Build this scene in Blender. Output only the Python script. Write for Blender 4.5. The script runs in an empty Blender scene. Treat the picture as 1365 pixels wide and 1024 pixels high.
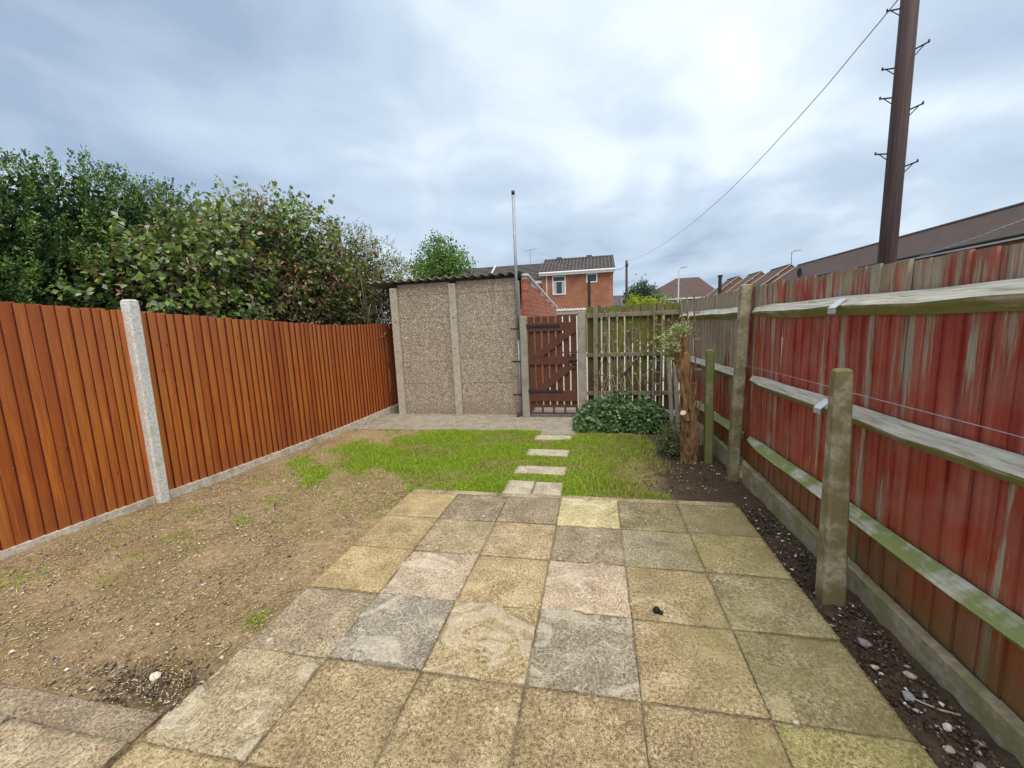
import bpy, math, random
import numpy as np
from mathutils import Vector, Matrix, noise as mnoise

random.seed(7); rng = np.random.default_rng(11)
SC = bpy.context.scene
COL = SC.collection
PI = math.pi

# ------------------------------------------------------------------ camera, sky, sun, exposure
cam_d = bpy.data.cameras.new('camera'); cam = bpy.data.objects.new('camera', cam_d); COL.objects.link(cam)
cam_d.sensor_fit = 'HORIZONTAL'; cam_d.sensor_width = 36.0; cam_d.lens = 36.0*546.85/1365.0
cam_d.clip_start = 0.05; cam_d.clip_end = 3000
_p, _y, _r = .1451, -.2053, -.0408
_f = Vector((math.sin(_y)*math.cos(_p), math.cos(_y)*math.cos(_p), -math.sin(_p)))
_ri = Vector((math.cos(_y), -math.sin(_y), 0)); _up = _ri.cross(_f)
_r2 = math.cos(_r)*_ri + math.sin(_r)*_up; _u2 = -math.sin(_r)*_ri + math.cos(_r)*_up
CAM = Vector((1.6452, -3.2374, 1.4478))
cam.matrix_world = Matrix(((_r2.x, _u2.x, -_f.x, CAM.x), (_r2.y, _u2.y, -_f.y, CAM.y), (_r2.z, _u2.z, -_f.z, CAM.z), (0, 0, 0, 1)))
SC.camera = cam

SUN_EL, SUN_AZ = math.radians(64), math.radians(150)      # azimuth measured from +y towards +x
world = bpy.data.worlds.new('World'); SC.world = world; world.use_nodes = True
wt = world.node_tree; wn, wl = wt.nodes, wt.links; wn.clear()
def W(t, **k):
    n = wn.new(t)
    for a, b in k.items(): setattr(n, a, b)
    return n
def wmath(op, a, b=None, c=None):
    n = W('ShaderNodeMath', operation=op)
    for i, v in enumerate((a, b, c)):
        if v is None: continue
        if hasattr(v, 'links'): wl.new(v, n.inputs[i])
        else: n.inputs[i].default_value = v
    return n.outputs[0]
sky = W('ShaderNodeTexSky', sky_type='NISHITA'); sky.sun_disc = False
sky.sun_elevation = SUN_EL; sky.sun_rotation = SUN_AZ; sky.air_density = 1.2; sky.dust_density = 2.5
tc = W('ShaderNodeTexCoord'); sep = W('ShaderNodeSeparateXYZ'); wl.new(tc.outputs['Generated'], sep.inputs[0])
zc = wmath('ADD', wmath('MAXIMUM', sep.outputs['Z'], 0.0), .22)
u = wmath('DIVIDE', sep.outputs['X'], zc); v = wmath('DIVIDE', sep.outputs['Y'], zc)
cmb = W('ShaderNodeCombineXYZ'); wl.new(u, cmb.inputs[0]); wl.new(v, cmb.inputs[1])
mp = W('ShaderNodeMapping'); wl.new(cmb.outputs[0], mp.inputs['Vector'])
mp.inputs['Location'].default_value = (3.9, 1.3, 0.7); mp.inputs['Scale'].default_value = (1.0, .85, 1.0); mp.inputs['Rotation'].default_value = (0, 0, -.35)
def wnoise(scale, detail, rough, dist, w=0):
    n = W('ShaderNodeTexNoise'); n.inputs['Scale'].default_value = scale; n.inputs['Detail'].default_value = detail
    n.inputs['Roughness'].default_value = rough; n.inputs['Distortion'].default_value = dist
    wl.new(mp.outputs[0], n.inputs['Vector']); return n.outputs['Fac']
n1 = wnoise(.9, 3, .5, .5); n2 = wnoise(2.6, 6, .55, .4)
cl = wmath('ADD', wmath('MULTIPLY', n1, .72), wmath('MULTIPLY', n2, .28))
# the veil of cloud is thinner towards a few directions and thicker in between
def lobe(d, power, amt):
    global cl
    dv = W('ShaderNodeVectorMath', operation='DOT_PRODUCT'); wl.new(tc.outputs['Generated'], dv.inputs[0]); dv.inputs[1].default_value = Vector(d).normalized()
    cl = wmath('ADD', cl, wmath('MULTIPLY', wmath('POWER', wmath('MAXIMUM', dv.outputs['Value'], 0.0), power), amt))
lobe((.29, .80, .52), 14, .22); lobe((-.48, .738, .474), 14, .075); lobe((.60, .78, .15), 30, .04); lobe((0, .93, .25), 10, -.06); lobe((-.7, .65, .3), 6, -.04)
rp = W('ShaderNodeValToRGB'); wl.new(cl, rp.inputs[0])
e = rp.color_ramp.elements
e[0].position = .38; e[0].color = (.31, .40, .53, 1); e[1].position = .76; e[1].color = (.90, .94, .97, 1)
for pos, c in ((.45, (.41, .505, .635, 1)), (.54, (.50, .60, .72, 1)), (.63, (.68, .765, .85, 1))):
    q = e.new(pos); q.color = c
sc_ = W('ShaderNodeVectorMath', operation='SCALE'); wl.new(rp.outputs[0], sc_.inputs[0]); sc_.inputs['Scale'].default_value = 5.1
mx = W('ShaderNodeMix', data_type='RGBA'); mx.inputs[0].default_value = .93
wl.new(sky.outputs[0], mx.inputs[6]); wl.new(sc_.outputs[0], mx.inputs[7])
bg = W('ShaderNodeBackground'); bg.inputs['Strength'].default_value = .1; wl.new(mx.outputs[2], bg.inputs['Color'])
wo = W('ShaderNodeOutputWorld'); wl.new(bg.outputs[0], wo.inputs['Surface'])

sun_d = bpy.data.lights.new('sun', 'SUN'); sun_d.energy = 1.5; sun_d.angle = math.radians(55); sun_d.color = (1, .93, .82)
sun = bpy.data.objects.new('sun', sun_d); COL.objects.link(sun); sun.location = (0, 0, 30)
sv = Vector((math.sin(SUN_AZ)*math.cos(SUN_EL), math.cos(SUN_AZ)*math.cos(SUN_EL), math.sin(SUN_EL)))
sun.rotation_euler = sv.to_track_quat('Z', 'Y').to_euler()
SC.view_settings.view_transform = 'Standard'; SC.view_settings.look = 'None'
SC.view_settings.gamma = 1; SC.view_settings.use_curve_mapping = False
SC.view_settings.exposure = 1.3

# ------------------------------------------------------------------ material helper
class Mt:
    def __init__(s, name, rough=.85):
        s.m = bpy.data.materials.new(name); s.m.use_nodes = True
        s.t = s.m.node_tree; s.N = s.t.nodes; s.L = s.t.links
        s.b = s.N['Principled BSDF']; s.out = s.N['Material Output']
        s.b.inputs['Roughness'].default_value = rough
        s.b.inputs['Specular IOR Level'].default_value = .3
    def put(s, sock, v):
        if hasattr(v, 'links'): s.L.new(v, sock)
        elif isinstance(v, (tuple, list)): sock.default_value = tuple(v) if len(sock.default_value) == len(v) else tuple(v)+(1,)
        else: sock.default_value = v
    def node(s, t, **k):
        n = s.N.new(t)
        for a, b in k.items(): setattr(n, a, b)
        return n
    def pos(s): return s.node('ShaderNodeNewGeometry').outputs['Position']
    def nrm(s): return s.node('ShaderNodeNewGeometry').outputs['Normal']
    def objc(s): return s.node('ShaderNodeTexCoord').outputs['Object']
    def rnd(s): return s.node('ShaderNodeObjectInfo').outputs['Random']
    def ocol(s): return s.node('ShaderNodeObjectInfo').outputs['Color']
    def attr(s, n='Col'): return s.node('ShaderNodeAttribute', attribute_name=n).outputs['Color']
    def map(s, vec, scale=(1, 1, 1), loc=(0, 0, 0), rot=(0, 0, 0)):
        n = s.node('ShaderNodeMapping'); s.put(n.inputs['Vector'], vec)
        n.inputs['Scale'].default_value = scale; n.inputs['Rotation'].default_value = rot
        s.put(n.inputs['Location'], loc); return n.outputs[0]
    def shift(s, vec, k=37.0):           # a different patch of the pattern for every object
        r = s.rnd(); c = s.node('ShaderNodeCombineXYZ')
        s.L.new(s.mul(r, k), c.inputs[0]); s.L.new(s.mul(r, k*1.7), c.inputs[1]); s.L.new(s.mul(r, k*.6), c.inputs[2])
        a = s.node('ShaderNodeVectorMath', operation='ADD'); s.put(a.inputs[0], vec); s.L.new(c.outputs[0], a.inputs[1]); return a.outputs[0]
    def noise(s, vec, scale, detail=4, rough=.55, dist=0):
        n = s.node('ShaderNodeTexNoise'); s.put(n.inputs['Vector'], vec)
        n.inputs['Scale'].default_value = scale; n.inputs['Detail'].default_value = detail
        n.inputs['Roughness'].default_value = rough; n.inputs['Distortion'].default_value = dist; return n.outputs['Fac']
    def voro(s, vec, scale, out='Distance', feature='F1'):
        n = s.node('ShaderNodeTexVoronoi', feature=feature); s.put(n.inputs['Vector'], vec); n.inputs['Scale'].default_value = scale; return n.outputs[out]
    def math(s, op, a, b=None):
        n = s.node('ShaderNodeMath', operation=op); s.put(n.inputs[0], a)
        if b is not None: s.put(n.inputs[1], b)
        return n.outputs[0]
    def mul(s, a, b): return s.math('MULTIPLY', a, b)
    def add(s, a, b): return s.math('ADD', a, b)
    def step(s, f, a, b):                 # 0 below a, 1 above b
        n = s.node('ShaderNodeMapRange'); n.clamp = True; s.put(n.inputs[0], f)
        n.inputs[1].default_value = a; n.inputs[2].default_value = b; return n.outputs[0]
    def ramp(s, f, stops):
        n = s.node('ShaderNodeValToRGB'); s.put(n.inputs[0], f); e = n.color_ramp.elements
        e[0].position, e[0].color = stops[0][0], tuple(stops[0][1])+(1,)
        e[1].position, e[1].color = stops[-1][0], tuple(stops[-1][1])+(1,)
        for p, c in stops[1:-1]: q = e.new(p); q.color = tuple(c)+(1,)
        return n.outputs[0]
    def mix(s, f, a, b, blend='MIX'):
        n = s.node('ShaderNodeMix', data_type='RGBA', blend_type=blend); s.put(n.inputs[0], f); s.put(n.inputs[6], a); s.put(n.inputs[7], b); return n.outputs[2]
    def sep(s, vec):
        n = s.node('ShaderNodeSeparateXYZ'); s.put(n.inputs[0], vec); return n.outputs
    def bump(s, h, strength=.5, dist=.005):
        n = s.node('ShaderNodeBump'); n.inputs['Strength'].default_value = strength; n.inputs['Distance'].default_value = dist
        s.put(n.inputs['Height'], h); s.L.new(n.outputs[0], s.b.inputs['Normal'])
    def col(s, c): s.put(s.b.inputs['Base Color'], c); return s
    def done(s): return s.m

def simple(name, c, rough=.7, var=.15, scale=20, metal=0, bump=0):
    m = Mt(name, rough); p = m.pos(); n = m.noise(p, scale, 5)
    m.col(m.ramp(n, [(.3, [x*(1-var) for x in c]), (.7, [min(1, x*(1+var)) for x in c])]))
    m.b.inputs['Metallic'].default_value = metal
    if bump: m.bump(n, .5, bump)
    return m.done()

MAT = {}
# orange stained feather-edge boards
m = Mt('orange_stain', .62); p = m.pos(); q = m.shift(m.map(p, (14, 14, .9)))
g = m.noise(q, 3, 6, .6, .4); g2 = m.noise(m.map(p, (40, 40, 1.5)), 3, 4)
c = m.ramp(g, [(.25, (.36, .078, .018)), (.45, (.51, .132, .024)), (.6, (.62, .19, .03)), (.8, (.70, .27, .055))])
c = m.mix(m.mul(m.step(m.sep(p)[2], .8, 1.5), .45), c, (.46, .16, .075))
c = m.mix(m.mul(m.step(m.rnd(), .55, 1.0), .6), c, (.34, .078, .022)); c = m.mix(m.mul(m.step(m.rnd(), .35, .0), .45), c, (.60, .24, .045))
nail = m.step(m.voro(m.map(p, (4.5, 4.5, 2.6), (.3, .2, .1)), 2.9), .05, .03); c = m.mix(m.mul(nail, .6), c, (.70, .55, .42))
kn = m.step(m.voro(m.shift(m.map(p, (6, 6, 2.2))), 1.6), .09, .04)
c = m.mix(m.mul(kn, .75), c, (.10, .03, .01))
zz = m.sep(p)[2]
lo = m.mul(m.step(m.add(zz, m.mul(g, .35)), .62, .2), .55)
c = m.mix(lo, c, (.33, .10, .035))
sp = m.step(m.noise(p, 55, 2), .78, .80); c = m.mix(m.mul(sp, .7), c, (.6, .52, .42))
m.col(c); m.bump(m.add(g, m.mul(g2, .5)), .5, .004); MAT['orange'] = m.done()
MAT['orange_edge'] = simple('shaded_stain_edge', (.10, .016, .008), .85, .4, 30)  # dark stain and the shadow line between boards, both put into the edge colour

# red paint flaking off grey wood
def red_paint(name):
    m = Mt(name, .72); p = m.pos(); s = m.sep(p); q = m.shift(m.map(p, (9, 9, .55)), 11)
    q2 = m.map(p, (22, 22, 1.2))
    grain = m.noise(m.map(p, (55, 55, 1.6)), 2.5, 5, .6)
    wood = m.ramp(grain, [(.25, (.25, .20, .145)), (.5, (.42, .35, .26)), (.75, (.56, .485, .38))])
    alg = m.noise(m.map(p, (2.5, 2.5, 1.2)), 2, 4)
    wood = m.mix(m.mul(m.step(alg, .48, .7), .45), wood, (.25, .24, .10))
    red = m.ramp(m.noise(q2, 1.2, 4), [(.28, (.25, .03, .02)), (.46, (.40, .058, .034)), (.6, (.48, .10, .058)), (.76, (.53, .22, .15))])
    red = m.mix(m.mul(m.step(m.sep(p)[2], .95, .45), .5), red, (.44, .085, .025)); red = m.mix(m.mul(m.rnd(), .35), red, (.24, .035, .03))
    f = m.add(m.mul(m.noise(q, 1.5, 6, .62, .2), 1.0), m.mul(m.noise(m.map(p, (26, 26, 2.2)), 2.0, 6, .7), .5))
    f = m.add(f, m.mul(m.step(s[2], 1.42, 1.50), -.115))                                     # weather takes the top first
    f = m.add(f, m.mul(m.mul(m.step(s[1], .3, 1.5), m.step(s[2], .55, .95)), -.24))          # and the far bay
    f = m.add(f, m.mul(m.step(m.rnd(), .80, .90), -.16))                                     # a few boards are nearly bare
    f = m.add(f, m.mul(m.rnd(), .05))
    f = m.add(f, m.mul(m.add(m.noise(m.map(p, (1.6, 1.6, 1.1)), 1.7, 3, .5), -.5), .42))                # broad worn areas
    mask = m.mul(m.step(f, .575, .68), m.add(.78, m.mul(m.step(m.noise(p, 5, 4), .35, .6), .22)))
    c = m.mix(mask, wood, red)
    gr = m.mul(m.step(m.add(s[2], m.mul(m.noise(p, 6, 4), .5)), .78, .36), .7)
    c = m.mix(gr, c, (.17, .13, .042))
    gt = m.mul(m.step(m.add(s[2], m.mul(m.noise(p, 9, 4), -.12)), 1.54, 1.60), .45); c = m.mix(gt, c, (.25, .225, .14))
    sc = m.step(m.noise(m.map(p, (30, 30, 9)), 3, 4, .7), .68, .74); m.col(m.mix(m.mul(sc, .6), c, (.50, .38, .32)))
    m.put(m.b.inputs['Roughness'], m.add(.8, m.mul(mask, -.2)))
    m.bump(m.add(m.mul(mask, .8), m.mul(grain, .8)), .55, .004); return m.done()
MAT['red'] = red_paint('red_flaking_paint')

# bleached rail wood with algae
m = Mt('rail_wood', .85); p = m.pos(); gr = m.noise(m.map(p, (30, 2.2, 40)), 2.2, 6, .65, .3)
c = m.ramp(gr, [(.27, (.16, .14, .10)), (.42, (.40, .375, .30)), (.58, (.55, .53, .45)), (.78, (.70, .68, .60))])
nz = m.sep(m.nrm())[2]; al = m.noise(p, 5, 5, .6)
c = m.mix(m.mul(m.step(m.add(m.mul(nz, -.22), al), .46, .62), .85), c, (.19, .22, .045))
lowm = m.mul(m.step(m.sep(p)[2], .75, .5), m.step(al, .40, .52)); c = m.mix(m.mul(lowm, .85), c, (.19, .24, .05))
m.col(c); m.bump(gr, .7, .006); MAT['rail'] = m.done()

# concrete posts
def concrete(name, base, moss, mossamt, sc=60):
    m = Mt(name, .9); p = m.pos()
    a = m.noise(p, sc, 4, .7); b = m.noise(p, 7, 5, .6); hole = m.step(m.voro(p, 28), .12, .05)
    c = m.ramp(a, [(.3, [x*.62 for x in base]), (.5, base), (.72, [min(.9, x*1.35) for x in base])])
    c = m.mix(m.mul(m.step(b, .56-.3*mossamt, .74-.3*mossamt), .85), c, moss)
    c = m.mix(m.mul(hole, .55), c, [x*.25 for x in base])
    m.col(c); m.bump(m.add(a, m.mul(hole, -.8)), .6, .003); return m.done()
MAT['conc_pale'] = concrete('pale_concrete', (.66, .65, .60), (.46, .46, .38), .05)
MAT['conc_post'] = concrete('post_concrete', (.36, .315, .22), (.16, .14, .05), .55, 45)
MAT['conc_moss'] = concrete('mossy_concrete', (.28, .25, .14), (.16, .175, .045), .75, 45)
MAT['conc_gate'] = concrete('gate_post_concrete', (.33, .30, .24), (.24, .22, .14), .3)
MAT['gravel_board'] = concrete('gravel_board_concrete', (.34, .29, .195), (.22, .21, .085), .5, 30)
MAT['gravel_left'] = concrete('left_gravel_board_concrete', (.58, .53, .43), (.33, .29, .21), .25, 30)
MAT['conc_path'] = concrete('path_concrete', (.30, .265, .21), (.22, .19, .14), .4, 22)
MAT['conc_step'] = concrete('stepping_concrete', (.45, .41, .33), (.34, .30, .2), .25, 50)

# pebbledash
m = Mt('pebbledash', .9); p = m.pos()
vd = m.voro(p, 78); vc = m.voro(p, 78, 'Color'); r = m.sep(vc)[0]; st = m.noise(p, 3, 4)
c = m.ramp(r, [(.05, (.22, .16, .11)), (.35, (.34, .27, .20)), (.65, (.46, .385, .30)), (.95, (.68, .61, .51))])
c = m.mix(m.mul(m.step(vd, .5, .78), .7), c, (.25, .195, .14))
sk = m.noise(m.map(p, (5, 5, .5)), 1.6, 5, .6); c = m.mix(m.mul(m.step(sk, .52, .68), .35), c, (.22, .17, .12))
c = m.mix(m.mul(m.step(st, .45, .7), .3), c, (.27, .2, .14))
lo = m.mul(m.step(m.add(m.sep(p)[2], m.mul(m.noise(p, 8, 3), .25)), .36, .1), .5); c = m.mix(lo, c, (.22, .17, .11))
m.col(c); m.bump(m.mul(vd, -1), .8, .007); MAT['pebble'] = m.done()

# brick (single bricks) and brickwork far away
m = Mt('brick_clay', .9); p = m.pos(); r = m.rnd(); n = m.noise(p, 60, 4)
c = m.ramp(r, [(0, (.36, .10, .05)), (.5, (.44, .135, .07)), (1, (.50, .18, .10))])
c = m.mix(m.mul(n, .5), c, (.28, .09, .05)); m.col(c); m.bump(n, .5, .003); MAT['brick'] = m.done()
MAT['mortar'] = simple('mortar', (.62, .54, .47), .95, .2, 40)
def brickwork(name, c1, c2, mo, sc=1.0, axis='xz'):
    m = Mt(name, .9); p = m.pos(); s = m.sep(p); cb = m.node('ShaderNodeCombineXYZ')
    m.L.new(s[0 if axis == 'xz' else 1], cb.inputs[0]); m.L.new(s[2], cb.inputs[1])
    b = m.node('ShaderNodeTexBrick'); m.L.new(cb.outputs[0], b.inputs['Vector']); b.inputs['Scale'].default_value = sc
    b.inputs['Brick Width'].default_value = .225; b.inputs['Row Height'].default_value = .075; b.inputs['Mortar Size'].default_value = .009
    b.inputs['Color1'].default_value = tuple(c1)+(1,); b.inputs['Color2'].default_value = tuple(c2)+(1,); b.inputs['Mortar'].default_value = tuple(mo)+(1,)
    n = m.noise(p, 1.3, 4); c = m.mix(m.mul(m.step(n, .4, .72), .5), b.outputs['Color'], [x*.5 for x in c1])
    n2 = m.noise(p, 9, 3); c = m.mix(m.mul(m.step(n2, .55, .7), .3), c, [min(1, x*1.5) for x in c2])
    m.col(c); m.bump(b.outputs['Fac'], .4, -.01); return m.done()
MAT['brickwork'] = brickwork('house_brickwork', (.27, .085, .045), (.40, .145, .075), (.40, .26, .18))
MAT['brickwork_y'] = brickwork('side_brickwork', (.36, .10, .05), (.46, .16, .08), (.42, .26, .18), 1, 'yz')
MAT['brickwork_far'] = brickwork('far_brickwork', (.22, .10, .075), (.28, .14, .10), (.26, .17, .13), 1, 'yz')
MAT['brickwork_farx'] = brickwork('far_brickwork_front', (.22, .10, .075), (.28, .14, .10), (.26, .17, .13), 1, 'xz')

def roof_tile(name, a, b, axis):
    m = Mt(name, .85); p = m.pos(); n = m.noise(p, 2.2, 5); n2 = m.noise(m.map(p, (6, 6, 30)), 1, 2)
    c = m.ramp(m.add(m.mul(n, .6), m.mul(n2, .4)), [(.3, a), (.7, b)]); m.col(c); return m.done()
MAT['tile_brown'] = roof_tile('brown_roof_tile', (.085, .062, .055), (.145, .105, .092), 1)
MAT['tile_red'] = roof_tile('red_brown_roof_tile', (.09, .06, .052), (.14, .095, .08), 1)
MAT['tile_grey'] = roof_tile('grey_roof_tile', (.075, .066, .062), (.15, .135, .125), 0)
MAT['white'] = simple('white_plastic', (.78, .78, .77), .4, .05, 8)
MAT['white_old'] = simple('weathered_white', (.62, .60, .55), .8, .2, 8)
MAT['dark'] = simple('dark_metal', (.03, .028, .028), .55, .3, 30)
MAT['rust'] = simple('rusty_iron', (.10, .055, .04), .8, .4, 60)
MAT['galv'] = simple('galvanised_steel', (.34, .36, .40), .6, .15, 12, .4)
MAT['bracket'] = simple('zinc_bracket', (.72, .74, .77), .35, .08, 30, .6)
MAT['glass'] = simple('window_glass', (.045, .055, .06), .08, .2, 2)
MAT['curtain'] = simple('curtain', (.42, .43, .42), .9, .12, 6)
m = Mt('gate_wood', .7); p = m.pos(); g = m.noise(m.map(p, (30, 30, 2)), 2.4, 5)
c = m.ramp(g, [(.3, (.075, .027, .017)), (.6, (.13, .046, .026)), (.8, (.19, .08, .05))])
c = m.mix(m.mul(m.rnd(), .5), c, (.10, .042, .027)); m.col(c); m.bump(g, .5, .003); MAT['gate'] = m.done()
m = Mt('mossy_picket', .88); p = m.pos(); g = m.noise(m.map(p, (30, 30, 2)), 2.4, 5)
c = m.ramp(g, [(.3, (.07, .05, .022)), (.7, (.19, .14, .07))])
a = m.noise(m.map(m.shift(p, 5), (3, 3, 1.5)), 1.6, 4); c = m.mix(m.mul(m.step(a, .42, .58), .8), c, (.13, .165, .025))
c = m.mix(m.mul(m.step(m.sep(p)[2], .75, .3), .7), c, (.10, .055, .03)); m.col(c); m.bump(g, .5, .003); MAT['picket'] = m.done()
m = Mt('pole_wood', .75); p = m.pos(); g = m.noise(m.map(p, (14, 14, .5)), 2.2, 6, .6)
m.col(m.ramp(g, [(.3, (.045, .028, .027)), (.55, (.078, .047, .045)), (.8, (.11, .07, .065))])); m.bump(g, .5, .004); MAT['pole'] = m.done()
m = Mt('grey_timber', .85); p = m.pos(); g = m.noise(m.map(p, (40, 40, 2)), 2.4, 5)
m.col(m.ramp(g, [(.3, (.15, .12, .08)), (.7, (.31, .26, .19))])); m.bump(g, .5, .003); MAT['timber'] = m.done()
m = Mt('stump_bark', .9); p = m.pos(); g = m.noise(m.map(p, (26, 26, 5)), 1.6, 6, .65, .5)
m.col(m.ramp(g, [(.28, (.10, .055, .025)), (.5, (.27, .155, .07)), (.72, (.44, .27, .13))])); m.bump(g, .9, .02); MAT['stump'] = m.done()
MAT['cutwood'] = simple('cut_wood', (.62, .49, .32), .8, .2, 40)
MAT['twig'] = simple('twig_bark', (.16, .11, .075), .85, .35, 25)
MAT['twig_pale'] = simple('pale_twig_bark', (.36, .28, .21), .85, .3, 25)
MAT['bark'] = simple('tree_bark', (.10, .08, .06), .9, .35, 12, 0, .02)
MAT['corr'] = None
m = Mt('corrugated_cement', .9); p = m.pos(); n = m.noise(p, 14, 5); m.col(m.ramp(n, [(.3, (.13, .11, .095)), (.7, (.30, .265, .235))])); m.bump(n, .5, .004); MAT['corr'] = m.done()
MAT['wirem'] = simple('cable_sheath', (.16, .165, .18), .6, .1)
MAT['cable_blue'] = simple('pale_cable_sheath', (.42, .52, .68), .5, .1)
MAT['sheep'] = simple('black_lump', (.008, .007, .006), .6, .3, 80)
MAT['alley'] = concrete('alley_concrete', (.40, .37, .33), (.33, .30, .25), .3, 12)

# ground
m = Mt('soil', .95); p = m.pos(); s = m.sep(p)
n1 = m.noise(p, 2.2, 5, .6); n2 = m.noise(p, 26, 6, .75); n3 = m.noise(p, 110, 3, .75)
tan = m.ramp(m.add(m.mul(n2, .55), m.mul(n3, .45)), [(.32, (.13, .08, .038)), (.46, (.31, .21, .11)), (.58, (.46, .335, .19)), (.72, (.66, .53, .34))])
dark = m.ramp(m.add(m.mul(n2, .6), m.mul(n3, .4)), [(.3, (.028, .019, .012)), (.55, (.085, .058, .037)), (.78, (.19, .135, .09))])
gso = m.ramp(m.add(m.mul(n2, .5), m.mul(n3, .5)), [(.3, (.11, .12, .03)), (.6, (.26, .25, .075)), (.8, (.40, .35, .16))])
bed = m.step(m.add(s[0], m.mul(n1, .5)), 2.25, 2.55)
bed = m.math('MAXIMUM', bed, m.attr('dark'))
c = m.mix(m.mul(m.step(n1, .42, .66), .6), tan, (.21, .135, .065))
lawn = m.attr('lawn'); c = m.mix(m.mul(lawn, .8), c, gso); c = m.mix(bed, c, dark)
gp = m.mul(m.step(m.noise(p, 3.6, 4, .6), .57, .67), .35); c = m.mix(m.mul(gp, .8), c, (.14, .15, .04))
m.col(c); m.bump(m.add(n2, m.mul(n3, .6)), .9, .02); MAT['soil'] = m.done()
m = Mt('rough_grass_ground', .95); p = m.pos(); n = m.noise(p, .6, 5); m.col(m.ramp(n, [(.35, (.05, .06, .025)), (.65, (.11, .10, .055))])); MAT['ground'] = m.done()
def litter_mat(name, rough=.9):
    m = Mt(name, rough); m.col(m.attr()); return m.done()
MAT['litter'] = litter_mat('litter')
def leaf_mat(name, rough=.5, trans=.3, spec=.35):
    m = Mt(name, rough); c = m.attr(); m.col(c); m.b.inputs['Specular IOR Level'].default_value = spec
    t = m.node('ShaderNodeBsdfTranslucent'); m.L.new(c, t.inputs['Color'])
    x = m.node('ShaderNodeMixShader'); x.inputs[0].default_value = trans
    m.L.new(m.b.outputs[0], x.inputs[1]); m.L.new(t.outputs[0], x.inputs[2]); m.L.new(x.outputs[0], m.out.inputs['Surface']); return m.done()
MAT['leaf'] = leaf_mat('leaf', .45, .25, .45); MAT['grass'] = leaf_mat('grass_blade', .6, .35, .2); MAT['leaf_dull'] = leaf_mat('dull_leaf', .7, .25, .2)

# paving slabs: tint comes from each slab's own colour
def slab_mat(name, riven):
    m = Mt(name, .88); p = m.pos(); o = m.shift(p, 9); s = m.sep(p); base = m.ocol()
    a = m.noise(o, 75, 5, .75); b = m.noise(o, 6, 6, .65, .3); d = m.noise(o, 240, 2, .6); b2 = m.noise(o, 17, 5, .7)
    dark = m.mix(1.0, base, (.36, .31, .25), 'MULTIPLY'); lite = m.mix(.55, base, (.80, .67, .42))
    g = m.add(m.mul(a, .6), m.mul(d, .4))
    c = m.mix(m.step(g, .50, .43), base, dark)
    c = m.mix(m.mul(m.step(g, .535, .585), m.add(.45, m.mul(m.step(b2, .38, .62), .65))), c, lite)
    c = m.mix(m.mul(m.step(b, .46, .70), .6), c, dark)                         # broad grime
    c = m.mix(m.mul(m.step(b, .44, .28), .45), c, lite)
    if riven:
        w = m.mul(m.node('ShaderNodeAttribute', attribute_name='cleft').outputs['Fac'], 3.2)
        fr = m.math('FRACT', m.add(w, m.mul(m.add(m.noise(o, 30, 4), -.5), .22)))
        c = m.mix(m.mul(m.step(fr, .22, .0), .55), c, m.mix(.45, base, (.86, .80, .68)))     # pale lips of the cleft layers: wear plus relief light put into the colour
        c = m.mix(m.mul(m.step(fr, .80, .99), .65), c, m.mix(.9, base, (.34, .27, .20), 'MULTIPLY'))  # shade under each cleft step, painted in
        c = m.mix(m.mul(m.step(w, .3, 1.3), .3), c, (.66, .58, .45))
    al = m.add(m.mul(m.noise(p, 2.6, 5, .6), .9), m.mul(m.step(s[0], 1.6, 2.5), .22))
    c = m.mix(m.mul(m.step(al, .56, .74), .5), c, (.225, .195, .07))            # algae film from the damp fence side
    lich = m.step(m.add(m.voro(p, 5.5), m.mul(m.noise(p, 40, 3), .12)), .135, .10)
    c = m.mix(m.mul(lich, .6), c, (.66, .60, .50)); dk = m.step(m.voro(m.map(p, loc=(3.3, 1.7, 0)), 5.0), .05, .03); c = m.mix(m.mul(dk, .6), c, (.12, .09, .06))
    m.col(c); m.bump(m.add(a, m.mul(d, .5)), .6, .004); return m.done()
MAT['slab'] = slab_mat('aggregate_slab', False); MAT['riven'] = slab_mat('riven_slab', True)
MAT['jointm'] = concrete('joint_mortar', (.30, .25, .17), (.13, .12, .05), .5, 40)

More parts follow.
